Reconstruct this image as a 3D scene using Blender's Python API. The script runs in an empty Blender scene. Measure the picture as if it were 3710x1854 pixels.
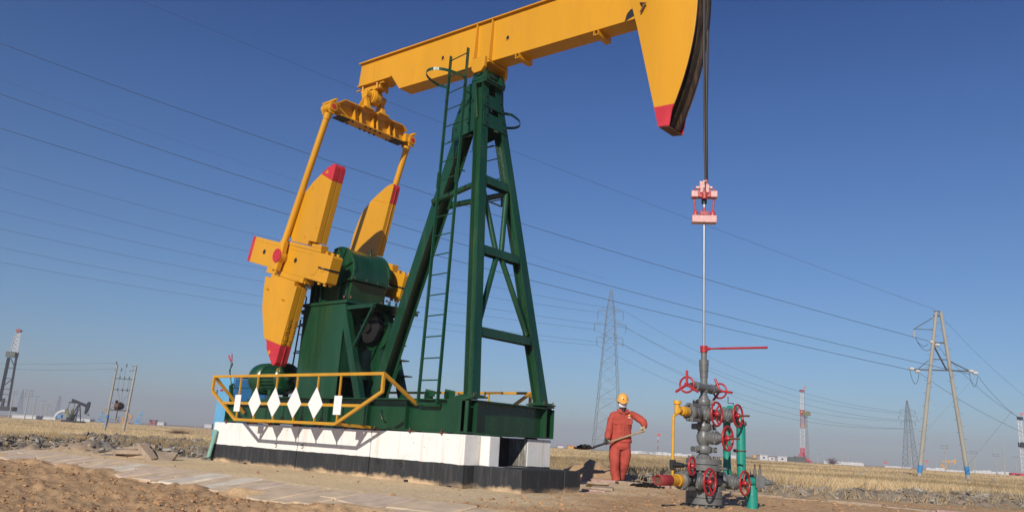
import bpy, bmesh, math, random
import numpy as np
from mathutils import Vector, Matrix
random.seed(7); rng = np.random.default_rng(11)
PI = math.pi
S = bpy.context.scene
COL = S.collection

# ------------------------------------------------------------------ camera, world, sun
FPX = 2878.9                                   # focal length for a 3710 px wide frame (28 mm)
YAW, PITCH, ROLL = -0.71645, 0.23185, 0.05852
CAM = Vector((7.784, -9.190, 0.623))
def cam_axes():
    cy, sy = math.cos(YAW), math.sin(YAW); cp, sp = math.cos(PITCH), math.sin(PITCH)
    f = Vector((sy*cp, cy*cp, sp)); r = Vector((cy, -sy, 0)); u = r.cross(f)
    cr, sr = math.cos(ROLL), math.sin(ROLL)
    return cr*r + sr*u, -sr*r + cr*u, f
CR, CU, CF = cam_axes()
cam = bpy.data.cameras.new('camera'); camo = bpy.data.objects.new('camera', cam); COL.objects.link(camo)
cam.sensor_width = 36; cam.lens = FPX/3710*36; cam.clip_end = 6000; cam.clip_start = 0.05
camo.matrix_world = Matrix(((CR.x, CU.x, -CF.x, CAM.x), (CR.y, CU.y, -CF.y, CAM.y), (CR.z, CU.z, -CF.z, CAM.z), (0, 0, 0, 1)))
S.camera = camo
S.view_settings.view_transform = 'Standard'; S.view_settings.look = 'None'
S.view_settings.exposure = 0.0; S.view_settings.gamma = 1.0

SUNV = Vector((0.327, -0.843, 0.428)).normalized()      # towards the sun, read from the rail's shadow
sel = math.asin(SUNV.z); saz = math.atan2(SUNV.x, SUNV.y)
W = bpy.data.worlds.new('World'); S.world = W; W.use_nodes = True
nt = W.node_tree; bg = nt.nodes['Background']
sky = nt.nodes.new('ShaderNodeTexSky'); sky.sky_type = 'NISHITA'; sky.sun_disc = False
sky.sun_elevation = sel; sky.sun_rotation = saz
sky.air_density = 1.0; sky.dust_density = 0.35; sky.ozone_density = 8.0; sky.altitude = 0
tn = nt.nodes.new('ShaderNodeMix'); tn.data_type = 'RGBA'; tn.blend_type = 'MULTIPLY'; tn.inputs[0].default_value = 1; tn.inputs[7].default_value = (.86, .94, 1.12, 1)
nt.links.new(sky.outputs[0], tn.inputs[6])
# the dry winter sky is deeper overhead and paler low down than the clear-air model: grade by elevation
gc = nt.nodes.new('ShaderNodeTexCoord'); gs = nt.nodes.new('ShaderNodeSeparateXYZ'); gr_ = nt.nodes.new('ShaderNodeValToRGB'); gm = nt.nodes.new('ShaderNodeMix'); gm.data_type = 'RGBA'; gm.blend_type = 'MULTIPLY'; gm.inputs[0].default_value = 1
nt.links.new(gc.outputs['Generated'], gs.inputs[0]); nt.links.new(gs.outputs['Z'], gr_.inputs['Fac'])
el = gr_.color_ramp.elements; el[0].position = 0.0; el[0].color = (.725, .65, .525, 1); el[1].position = .53; el[1].color = (.31, .39, .465, 1)
for p_, c_ in ((.16, (.725, .64, .525)), (.30, (.60, .58, .53)), (.40, (.50, .52, .52))): e_ = el.new(p_); e_.color = (*c_, 1)
nt.links.new(tn.outputs[2], gm.inputs[6]); nt.links.new(gr_.outputs['Color'], gm.inputs[7]); nt.links.new(gm.outputs[2], bg.inputs['Color']); bg.inputs['Strength'].default_value = 0.15   # the grading ramp is stored at half value
sun = bpy.data.lights.new('sun', 'SUN'); suno = bpy.data.objects.new('sun', sun); COL.objects.link(suno)
sun.energy = 4.9; sun.angle = math.radians(0.53); sun.color = (1.0, 0.93, 0.82)
suno.rotation_euler = SUNV.to_track_quat('Z', 'Y').to_euler()

# ------------------------------------------------------------------ pixel -> point helpers (3710 px photograph)
def ray(px, py): return CF + CR*((px-1855)/FPX) - CU*((py-927)/FPX)
def PY(px, py, y): d = ray(px, py); return CAM + d*((y-CAM.y)/d.y)
def PX(px, py, x): d = ray(px, py); return CAM + d*((x-CAM.x)/d.x)
def PZ(px, py, z): d = ray(px, py); return CAM + d*((z-CAM.z)/d.z)
def PD(px, py, dep): return CAM + ray(px, py)*dep
RH = Vector((math.cos(YAW), -math.sin(YAW), 0)); FH = Vector((math.sin(YAW), math.cos(YAW), 0))   # horizontal right / forward

# ------------------------------------------------------------------ materials
def newmat(name):
    m = bpy.data.materials.new(name); m.use_nodes = True
    return m, m.node_tree, m.node_tree.nodes['Principled BSDF']
def paint(name, col, rough=0.4, var=0.25, scale=3.0, dirt=None, dirt_amt=0.25, bump=0.02, metal=0.0, bscale=40, spec=0.5, streak=False):
    m, t, b = newmat(name); n = t.nodes; l = t.links
    tc = n.new('ShaderNodeTexCoord'); no = n.new('ShaderNodeTexNoise'); no.inputs['Scale'].default_value = scale; no.inputs['Detail'].default_value = 8
    no.inputs['Roughness'].default_value = 0.65
    src = tc.outputs['Object']
    if streak:
        mp = n.new('ShaderNodeMapping'); mp.inputs['Scale'].default_value = (1, 1, 0.12); l.new(src, mp.inputs['Vector']); src = mp.outputs['Vector']
    l.new(src, no.inputs['Vector'])
    rp = n.new('ShaderNodeValToRGB'); rp.color_ramp.elements[0].position = 0.3; rp.color_ramp.elements[1].position = 0.7
    c = col; d = 1-var
    rp.color_ramp.elements[0].color = (c[0]*d, c[1]*d, c[2]*d, 1); rp.color_ramp.elements[1].color = (min(1, c[0]*(1+var*.35)), min(1, c[1]*(1+var*.35)), min(1, c[2]*(1+var*.35)), 1)
    l.new(no.outputs['Fac'], rp.inputs['Fac']); out = rp.outputs['Color']
    if dirt:
        n2 = n.new('ShaderNodeTexNoise'); n2.inputs['Scale'].default_value = scale*4; n2.inputs['Detail'].default_value = 10; n2.inputs['Roughness'].default_value = .75
        l.new(src, n2.inputs['Vector'])
        r2 = n.new('ShaderNodeValToRGB'); r2.color_ramp.elements[0].position = 0.56-dirt_amt*.2; r2.color_ramp.elements[1].position = 0.72
        l.new(n2.outputs['Fac'], r2.inputs['Fac'])
        mu = n.new('ShaderNodeMath'); mu.operation = 'MULTIPLY'; mu.inputs[1].default_value = min(1, dirt_amt*2); l.new(r2.outputs['Color'], mu.inputs[0])
        mx = n.new('ShaderNodeMix'); mx.data_type = 'RGBA'; l.new(mu.outputs[0], mx.inputs[0]); l.new(out, mx.inputs[6]); mx.inputs[7].default_value = (*dirt, 1)
        out = mx.outputs[2]
    l.new(out, b.inputs['Base Color'])
    mr = n.new('ShaderNodeMapRange'); mr.inputs[3].default_value = max(.05, rough-.1); mr.inputs[4].default_value = min(1, rough+.15)
    l.new(no.outputs['Fac'], mr.inputs[0]); l.new(mr.outputs[0], b.inputs['Roughness'])
    b.inputs['Metallic'].default_value = metal; b.inputs['Specular IOR Level'].default_value = spec
    if bump:
        nb = n.new('ShaderNodeTexNoise'); nb.inputs['Scale'].default_value = bscale; nb.inputs['Detail'].default_value = 4; l.new(tc.outputs['Object'], nb.inputs['Vector'])
        bp = n.new('ShaderNodeBump'); bp.inputs['Strength'].default_value = .5; bp.inputs['Distance'].default_value = bump
        l.new(nb.outputs['Fac'], bp.inputs['Height']); l.new(bp.outputs['Normal'], b.inputs['Normal'])
    return m
M = {}
M['yellow'] = paint('yellow_paint', (0.62, 0.295, 0.012), .34, .16, 1.3, (0.36, 0.16, 0.02), .22, .004, bscale=18, streak=True)
M['yellow_rail'] = paint('rail_yellow', (0.56, 0.28, 0.02), .5, .2, 3, (0.25, 0.12, 0.03), .2, .002)
M['green'] = paint('green_paint', (0.008, 0.056, 0.023), .26, .45, 1.2, (0.045, 0.075, 0.035), .26, .005, bscale=14, spec=.6, streak=True)
M['red'] = paint('red_paint', (0.52, 0.03, 0.045), .42, .2, 5, (0.3, 0.03, 0.03), .15, .003)
M['valve_red'] = paint('valve_red_paint', (0.40, 0.020, 0.026), .36, .25, 9, (0.12, 0.03, 0.02), .2, .002)
M['carrier_red'] = paint('flaked_red_paint', (0.42, 0.03, 0.035), .45, .3, 14, (0.62, 0.45, 0.42), .3, .003)
M['carrier_face'] = paint('worn_pink_paint', (0.70, 0.46, 0.44), .5, .3, 30, (0.40, 0.02, 0.03), .6, .003)
M['grey'] = paint('valve_grey_paint', (0.135, 0.14, 0.14), .38, .25, 8, (0.22, 0.19, 0.15), .15, .002, spec=.55)
M['valve_yellow'] = paint('valve_yellow_paint', (0.66, 0.34, 0.02), .4, .2, 9, (0.2, 0.1, 0.02), .2, .002)
M['teal'] = paint('teal_paint', (0.012, 0.26, 0.20), .38, .2, 6, (0.1, 0.22, 0.17), .15, .006, bscale=30)
M['black'] = paint('black_iron', (0.012, 0.012, 0.013), .5, .3, 8, (0.04, 0.03, 0.02), .2, .003)
M['grease'] = paint('greasy_track', (0.02, 0.013, 0.009), .35, .5, 6, (0.14, 0.06, 0.02), .35, .004, streak=True)
M['rope'] = paint('wire_rope', (0.035, 0.03, 0.028), .5, .3, 30, (0.10, 0.06, 0.04), .2, .003)
M['steel'] = paint('polished_steel', (0.40, 0.41, 0.43), .35, .15, 10, None, 0, 0, metal=.8)
M['rust'] = paint('rusty_iron', (0.14, 0.055, 0.03), .7, .5, 10, (0.05, 0.03, 0.02), .3, .003)
M['white'] = paint('white_panel', (0.78, 0.77, 0.75), .45, .05, 4, (0.6, 0.55, 0.45), .06, .001)
M['blue'] = paint('blue_paint', (0.05, 0.24, 0.52), .4, .2, 2, (0.12, 0.22, 0.34), .15, .002)
M['lightblue'] = paint('pale_blue_paint', (0.13, 0.38, 0.62), .45, .15, 2, (0.3, 0.4, 0.45), .2, .002)
M['palegreen'] = paint('pale_green_paint', (0.22, 0.42, 0.34), .5, .2, 4, (0.3, 0.3, 0.2), .2, .002)
M['pole'] = paint('pole_concrete', (0.38, 0.36, 0.31), .85, .2, 2, (0.25, 0.23, 0.2), .2, .003, streak=True)
M['galv'] = paint('galvanised_steel', (0.25, 0.27, 0.28), .5, .2, 1, None, 0, 0, metal=.3)
M['pylonsteel'] = paint('weathered_pylon_steel', (0.14, 0.165, 0.18), .6, .2, 1, None, 0, 0)
M['darkgalv'] = paint('dark_steel', (0.08, 0.085, 0.09), .6, .2, 1, None, 0, 0)
M['wire'] = paint('aluminium_wire', (0.04, 0.04, 0.045), .6, .1, 1, None, 0, 0)
M['porcelain'] = paint('white_porcelain', (0.55, 0.53, 0.5), .35, .1, 4, None, 0, 0)
M['whitewash'] = paint('white_wall', (0.55, 0.55, 0.56), .8, .15, .4, (0.4, 0.38, 0.35), .12, 0)
M['farblack'] = paint('dark_grey_steel', (0.006, 0.008, 0.010), .6, .3, 1, None, 0, 0)
M['slab'] = paint('pale_stone', (0.36, 0.27, 0.19), .85, .3, 4, (0.42, 0.38, 0.33), .3, .01)
M['slabpink'] = paint('pink_stone', (0.40, 0.25, 0.21), .85, .3, 5, (0.5, 0.45, 0.4), .35, .01)
M['flag'] = paint('pale_flagstone', (0.60, 0.47, 0.33), .9, .35, 3.5, (0.50, 0.36, 0.22), .45, .02, bscale=9)
M['flagpink'] = paint('pink_flagstone', (0.58, 0.45, 0.345), .9, .3, 4, (0.50, 0.37, 0.24), .45, .02, bscale=9)
M['flagwhite'] = paint('whitish_flagstone', (0.68, 0.60, 0.49), .9, .3, 5, (0.50, 0.38, 0.26), .4, .02, bscale=9)
M['pit'] = paint('dark_pit_concrete', (0.035, 0.033, 0.03), .8, .4, 6, (0.10, 0.09, 0.075), .3, .004)  # bare concrete with the shade inside the recess put into its colour
M['dripped'] = paint('stained_concrete_with_drips', (0.17, 0.155, 0.13), .85, .5, 5, (0.75, 0.74, 0.72), .35, .004, streak=True)
M['stubred'] = paint('faded_maroon_paint', (0.26, 0.022, 0.028), .55, .35, 9, (0.12, 0.05, 0.04), .3, .003)
M['olive'] = paint('olive_sheet', (0.07, 0.085, 0.065), .6, .25, .5, None, 0, 0)
M['cloth'] = paint('red_coverall_cloth', (0.45, 0.080, 0.058), .85, .35, 7, (0.13, 0.035, 0.03), .22, .02, bscale=14, spec=.2)
M['helmet'] = paint('orange_helmet', (0.88, 0.42, 0.09), .35, .08, 5, None, 0, 0)
M['mask'] = paint('white_mask', (0.72, 0.72, 0.80), .8, .08, 20, None, 0, .004, bscale=60)
M['skin'] = paint('skin', (0.42, 0.23, 0.15), .6, .1, 10, None, 0, 0)
M['hair'] = paint('black_hair', (0.012, 0.01, 0.009), .6, .2, 30, None, 0, .003)
M['glove'] = paint('canvas_glove', (0.46, 0.41, 0.31), .9, .3, 20, (0.2, 0.17, 0.12), .3, .004, bscale=80)
M['darkglove'] = paint('dirty_glove', (0.035, 0.03, 0.028), .9, .3, 20, (0.12, 0.1, 0.07), .25, .004, bscale=80)
M['boot'] = paint('black_boot', (0.02, 0.018, 0.016), .6, .3, 20, (0.2, 0.14, 0.08), .3, .003)
M['wood'] = paint('worn_wood', (0.36, 0.26, 0.15), .75, .3, 12, (0.2, 0.14, 0.08), .25, .002)
M['oilsoil'] = paint('oily_black_soil', (0.012, 0.011, 0.01), .7, .5, 12, (0.05, 0.04, 0.03), .3, .03, bscale=25)
M['badge'] = paint('yellow_badge', (0.8, 0.45, 0.02), .5, .05, 4, None, 0, 0)
M['flagcloth'] = paint('red_flag_cloth', (0.75, 0.08, 0.05), .8, .1, 4, None, 0, 0)
M['maroon'] = paint('maroon_paint', (0.28, 0.03, 0.03), .5, .3, 1, None, 0, 0)

# ------------------------------------------------------------------ mesh builder
def frame(d, up=Vector((0, 0, 1))):
    d = Vector(d).normalized(); up = Vector(up)
    if abs(d.dot(up.normalized())) > .985: up = Vector((0, 1, 0)) if abs(d.y) < .9 else Vector((1, 0, 0))
    x = up.cross(d).normalized(); y = d.cross(x).normalized()
    return x, y, d
class MB:
    def __init__(s): s.v = []; s.f = []; s.sm = []
    def add(s, vs, fs, smooth=False):
        o = len(s.v); s.v += [Vector(v) for v in vs]
        for f in fs: s.f.append([i+o for i in f]); s.sm.append(smooth)
    BOXF = [(0, 3, 2, 1), (4, 5, 6, 7), (0, 1, 5, 4), (1, 2, 6, 5), (2, 3, 7, 6), (3, 0, 4, 7)]
    def box(s, x0, x1, y0, y1, z0, z1):
        s.add([(x0, y0, z0), (x1, y0, z0), (x1, y1, z0), (x0, y1, z0), (x0, y0, z1), (x1, y0, z1), (x1, y1, z1), (x0, y1, z1)], s.BOXF); return s
    def obox(s, c, ax, ay, az, sx, sy, sz):
        c = Vector(c); ax, ay, az = Vector(ax)*sx/2, Vector(ay)*sy/2, Vector(az)*sz/2
        s.add([c-ax-ay-az, c+ax-ay-az, c+ax+ay-az, c-ax+ay-az, c-ax-ay+az, c+ax-ay+az, c+ax+ay+az, c-ax+ay+az], s.BOXF); return s
    def bar(s, a, b, w, h, up=(0, 0, 1), w2=None, h2=None):
        a, b = Vector(a), Vector(b); x, y, d = frame(b-a, up); w2 = w if w2 is None else w2; h2 = h if h2 is None else h2
        vs = [a+x*sx*w/2+y*sy*h/2 for sx, sy in ((-1, -1), (1, -1), (1, 1), (-1, 1))]+[b+x*sx*w2/2+y*sy*h2/2 for sx, sy in ((-1, -1), (1, -1), (1, 1), (-1, 1))]
        s.add(vs, s.BOXF); return s
    def hbeam(s, a, b, fw, dep, dirv, t=.018):
        """H section from a to b: flanges fw wide, dep apart along dirv"""
        a, b = Vector(a), Vector(b); d = (b-a).normalized(); dv = Vector(dirv); dv = (dv-d*dv.dot(d)).normalized(); w = d.cross(dv)
        L = (b-a).length; c = (a+b)/2
        for sg in (-1, 1): s.obox(c+dv*sg*(dep/2-t/2), w, dv, d, fw, t, L)
        s.obox(c, w, dv, d, t, dep-2*t-.001, L); return s
    def tube(s, a, b, r, n=10, r2=None, cap=True):
        a, b = Vector(a), Vector(b); x, y, d = frame(b-a); r2 = r if r2 is None else r2
        vs = []; 
        for p, q in ((a, r), (b, r2)):
            for i in range(n):
                t = 2*PI*i/n; vs.append(p+x*math.cos(t)*q+y*math.sin(t)*q)
        s.add(vs, [(i, (i+1) % n, n+(i+1) % n, n+i) for i in range(n)], True)
        if cap: s.add(vs, [tuple(range(n-1, -1, -1)), tuple(range(n, 2*n))])
        return s
    def path(s, pts, r, n=8, closed=False, cap=True):
        pts = [Vector(p) for p in pts]; rings = []; N = len(pts); px = None
        rr = r if isinstance(r, (list, tuple)) else [r]*N
        for i, p in enumerate(pts):
            if closed: d = pts[(i+1) % N]-pts[i-1]
            else: d = pts[min(i+1, N-1)]-pts[max(i-1, 0)]
            d.normalize()
            if px is None: x, y, _ = frame(d)
            else:
                x = px-d*px.dot(d); x.normalize(); y = d.cross(x)
            px = x
            rings.append([p+x*math.cos(2*PI*k/n)*rr[i]+y*math.sin(2*PI*k/n)*rr[i] for k in range(n)])
        vs = [v for q in rings for v in q]; fs = []
        for i in range(N if closed else N-1):
            j = (i+1) % N
            for k in range(n): fs.append((i*n+k, i*n+(k+1) % n, j*n+(k+1) % n, j*n+k))
        s.add(vs, fs, True)
        if not closed and cap: s.add(vs, [tuple(range(n-1, -1, -1)), tuple(range((N-1)*n, N*n))])
        return s
    def lathe(s, o, ax, prof, n=20, smooth=True):
        """prof: list of (distance along ax, radius)"""
        o = Vector(o); x, y, d = frame(ax); vs = []
        for t, r in prof:
            for i in range(n):
                a = 2*PI*i/n; vs.append(o+d*t+x*math.cos(a)*r+y*math.sin(a)*r)
        fs = []
        for j in range(len(prof)-1):
            for i in range(n): fs.append((j*n+i, j*n+(i+1) % n, (j+1)*n+(i+1) % n, (j+1)*n+i))
        s.add(vs, fs, smooth); s.add(vs, [tuple(range(n-1, -1, -1)), tuple(range((len(prof)-1)*n, len(prof)*n))]); return s
    def stepped(s, o, ax, prof, n=20):
        """stack of discs: (t0, t1, r0, r1)"""
        o = Vector(o); d = Vector(ax).normalized()
        for t0, t1, r0, r1 in prof: s.tube(o+d*t0, o+d*t1, r0, n, r1)
        return s
    def prism(s, poly, y0, y1, org=None, ex=None, ez=None, ey=None):
        """poly of (u,v) extruded; default u=X, v=Z, along Y"""
        org = org or Vector((0, 0, 0)); ex = ex or Vector((1, 0, 0)); ez = ez or Vector((0, 0, 1)); ey = ey or Vector((0, 1, 0))
        n = len(poly); vs = [org+ex*u+ez*v+ey*y0 for u, v in poly]+[org+ex*u+ez*v+ey*y1 for u, v in poly]
        ar = sum(poly[i][0]*poly[(i+1) % n][1]-poly[(i+1) % n][0]*poly[i][1] for i in range(n))
        fs = [tuple(range(n)), tuple(range(2*n-1, n-1, -1))]+[(i, n+i, n+(i+1) % n, (i+1) % n) for i in range(n)]
        s.add(vs, fs); return s
    def torus(s, c, ax, R, r, n=28, m=8, a0=0, a1=2*PI):
        x, y, d = frame(ax); c = Vector(c); full = abs(a1-a0-2*PI) < 1e-6
        N = n if full else n+1
        s.path([c+x*math.cos(a0+(a1-a0)*i/n)*R+y*math.sin(a0+(a1-a0)*i/n)*R for i in range(N)], r, m, closed=full); return s
    def ball(s, c, rx, ry=None, rz=None, n=14, m=9, jit=0, seed=0):
        ry = rx if ry is None else ry; rz = rx if rz is None else rz; c = Vector(c); rr = random.Random(seed)
        vs = [c+Vector((0, 0, rz))]
        for j in range(1, m):
            for i in range(n):
                a = 2*PI*i/n; b = PI*j/m; k = 1+rr.uniform(-jit, jit)
                vs.append(c+Vector((rx*math.sin(b)*math.cos(a)*k, ry*math.sin(b)*math.sin(a)*k, rz*math.cos(b)*k)))
        vs.append(c-Vector((0, 0, rz))); L = len(vs)-1
        fs = [(0, 1+i, 1+(i+1) % n) for i in range(n)]+[(L, L-n+(i+1) % n, L-n+i) for i in range(n)]
        for j in range(m-2):
            for i in range(n): fs.append((1+j*n+i, 1+(j+1)*n+i, 1+(j+1)*n+(i+1) % n, 1+j*n+(i+1) % n))
        s.add(vs, fs, jit == 0); return s
    def clusters(s):
        """groups of touching pieces (by bounding box)"""
        n = len(s.v); par = list(range(n))
        def fd(a):
            while par[a] != a: par[a] = par[par[a]]; a = par[a]
            return a
        for f in s.f:
            r = fd(f[0])
            for q in f[1:]: par[fd(q)] = r
        comp = {}
        for i, f in enumerate(s.f): comp.setdefault(fd(f[0]), []).append(i)
        cs = list(comp.values())
        if len(cs) < 2 or len(cs) > 900: return [sum(cs, [])] if cs else []
        lo = []; hi = []
        for c in cs:
            P = np.array([s.v[j][:] for i in c for j in s.f[i]]); lo.append(P.min(0)-.004); hi.append(P.max(0)+.004)
        lo = np.array(lo); hi = np.array(hi); m = len(cs); p2 = list(range(m))
        def f2(a):
            while p2[a] != a: p2[a] = p2[p2[a]]; a = p2[a]
            return a
        for i in range(m):
            for j in np.nonzero(np.all((lo[i] <= hi) & (hi[i] >= lo), 1))[0]:
                if j > i: p2[f2(int(j))] = f2(i)
        g = {}
        for i in range(m): g.setdefault(f2(i), []).extend(cs[i])
        return list(g.values())
    def build(s, name, mat, parent=None, bevel=0, loc=None, split=True, **tags):
        if parent is not None and split:
            gs = s.clusters()
            if 1 < len(gs) <= 100:
                first = None
                for g in gs:
                    q = MB(); ix = {}
                    for i in g:
                        ff = []
                        for j in s.f[i]:
                            if j not in ix: ix[j] = len(q.v); q.v.append(s.v[j])
                            ff.append(ix[j])
                        q.f.append(ff); q.sm.append(s.sm[i])
                    o = q.build(name, mat, parent, bevel, loc, False, **tags); first = first or o
                return first
        me = bpy.data.meshes.new(name); org = Vector((0, 0, 0))
        if parent is not None: org = wloc(parent)
        elif loc is not None: org = Vector(loc)
        me.from_pydata([tuple(v-org) for v in s.v], [], s.f)
        me.polygons.foreach_set('use_smooth', s.sm)
        me.materials.append(M[mat] if isinstance(mat, str) else mat)
        bm = bmesh.new(); bm.from_mesh(me); bmesh.ops.recalc_face_normals(bm, faces=bm.faces); bm.to_mesh(me); bm.free()
        o = bpy.data.objects.new(name, me); COL.objects.link(o)
        if parent is not None: o.parent = parent
        elif loc is not None: o.location = loc
        if bevel:
            b = o.modifiers.new('bevel', 'BEVEL'); b.width = bevel; b.segments = 2; b.limit_method = 'ANGLE'; b.angle_limit = math.radians(40)
        for k, v in tags.items(): o[k] = v
        return o
def wloc(o):
    p = Vector(o.location)
    while o.parent: o = o.parent; p += Vector(o.location)
    return p
def thing(name, label, cat, loc=(0, 0, 0), group=None, rz=0):
    o = bpy.data.objects.new(name, None); COL.objects.link(o); o.location = loc; o.rotation_euler.z = rz
    o.empty_display_size = .3; o['label'] = label; o['category'] = cat
    if group: o['group'] = group
    return o
def copy_tree(o, loc, label=None, rz=None, scale=None):
    def cp(a, par):
        b = a.copy(); COL.objects.link(b); b.parent = par
        for ch in list(a.children): cp(ch, b)
        return b
    b = cp(o, None); b.location = loc
    if label: b['label'] = label
    if rz is not None: b.rotation_euler.z = rz
    if scale: b.scale = (scale,)*3
    return b

# ------------------------------------------------------------------ ground
def vnoise(x, y, seed=0):
    """value noise, numpy"""
    xi = np.floor(x).astype(np.int64); yi = np.floor(y).astype(np.int64); xf = x-xi; yf = y-yi
    def h(a, b):
        n = (a*374761393+b*668265263+seed*1442695041) & 0xffffffff
        n = ((n ^ (n >> 13))*1274126177) & 0xffffffff; n = n ^ (n >> 16)
        return (n & 0xffff)/65535.0
    u = xf*xf*(3-2*xf); v = yf*yf*(3-2*yf)
    return (h(xi, yi)*(1-u)+h(xi+1, yi)*u)*(1-v)+(h(xi, yi+1)*(1-u)+h(xi+1, yi+1)*u)*v
def fbm(x, y, oct=4, seed=0):
    s = 0; a = 1; t = 0
    for k in range(oct): s = s+a*vnoise(x*2**k+k*17.3, y*2**k-k*9.1, seed+k); t += a; a *= .5
    return s/t
def sstep(a, b, x):
    t = np.clip((x-a)/(b-a), 0, 1); return t*t*(3-2*t)
def terrain(x, y):
    x = np.asarray(x, float); y = np.asarray(y, float)
    dx = x-CAM.x; dy = y-CAM.y; d = dx*FH.x+dy*FH.y; a = dx*RH.x+dy*RH.y; dist = np.hypot(dx, dy)
    ratio = a/np.maximum(d, 1)
    left = sstep(.10, -.22, ratio)
    pad = sstep(-4.25, -3.30, y)*sstep(6.4, 4.6, y)*sstep(-10.4, -8.9, x)*sstep(9., 6.5, x)
    wob = (fbm(x*.8, y*.8, 3, 5)-.5)
    spill = .085*sstep(-3.55, -4.05, y)*sstep(.40, .66, fbm(x*1.6, y*1.6, 4, 61))*sstep(-4.4, -4.2, y)
    padlin = np.clip((y+4.2)/.9, 0, 1)*sstep(6.4, 4.6, y)*sstep(-10.4, -8.9, x)*sstep(9., 6.5, x)
    strip = sstep(-4.35, -4.05, y)*sstep(-3.22, -3.34, y)*sstep(-9.6, -9.3, x)*sstep(3.7, 3.4, x)
    z = -.11*(1-padlin)-.035*strip+spill
    # foreground dirt lumps
    rough = np.clip(1-pad*.85, 0, 1)*sstep(40, 15, dist)
    z = z+rough*(1-strip)*((fbm(x*2.2, y*2.2, 4, 1)-.5)*.10+(np.abs(fbm(x*7, y*7, 3, 2)-.5))*.12+wob*.05)
    z = z+pad*((fbm(x*3, y*3, 4, 3)-.5)*.018)+pad*sstep(.9, 2.2, x+.25*(y+1))*((fbm(x*2.6, y*2.6, 4, 63)-.5)*.05+np.abs(fbm(x*8, y*8, 3, 64)-.5)*.07)
    z = z-left*.62*np.clip((dist-24)/66, 0, 1)-(1-left)*.05*sstep(15, 40, dist)
    # rubble ridges
    rub = rubble_mask(x, y)
    z = z+rub*(np.abs(fbm(x*1.9, y*1.9, 4, 9)-.5)*.8+(fbm(x*5, y*5, 3, 12)-.5)*.16-.05)
    # plain undulation
    z = z+sstep(25, 80, dist)*(fbm(x*.05, y*.05, 3, 21)-.5)*.35*sstep(1500, 300, dist)
    # spoil heap by the foundation, behind the worker
    hx, hy = x+1.9, y-4.9; z = z+.36*np.exp(-((hx*.85)**2+(hy*1.2)**2)/.45)*(.8+.5*fbm(x*6, y*6, 3, 14))
    hx, hy = x+9.0, y+2.3; z = z+.17*np.exp(-(hx**2+(hy*1.3)**2)/.35)*(.7+.6*fbm(x*7, y*7, 3, 15))
    return z
def rubble_mask(x, y):
    dx = x-CAM.x; dy = y-CAM.y; d = dx*FH.x+dy*FH.y; a = dx*RH.x+dy*RH.y; ratio = a/np.maximum(d, 1)
    w = fbm(x*.25, y*.25, 3, 33)*6-3
    l = sstep(-.26, -.34, ratio)*sstep(15.2, 16.4, d+w*.25)*sstep(26.5, 23.5, d+w*.8)
    m = sstep(-.60, -.50, ratio)*sstep(-.16, -.26, ratio)*sstep(21, 24, d)*sstep(62, 50, d+w*2)*sstep(.40, .52, fbm(x*.16, y*.16, 3, 3))
    r = sstep(.10, .16, ratio)*sstep(15.6, 17.5, d-(ratio-.2)*3)*sstep(30, 24, d+w)*sstep(.36, .52, fbm(x*.3, y*.3, 3, 8))
    c = sstep(-.02, .0, ratio)*sstep(.13, .10, ratio)*sstep(18, 19, d)*sstep(24, 21, d+w*.5)*.5
    l = l+c
    return np.clip(l+m+r*.8, 0, 1)
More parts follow.
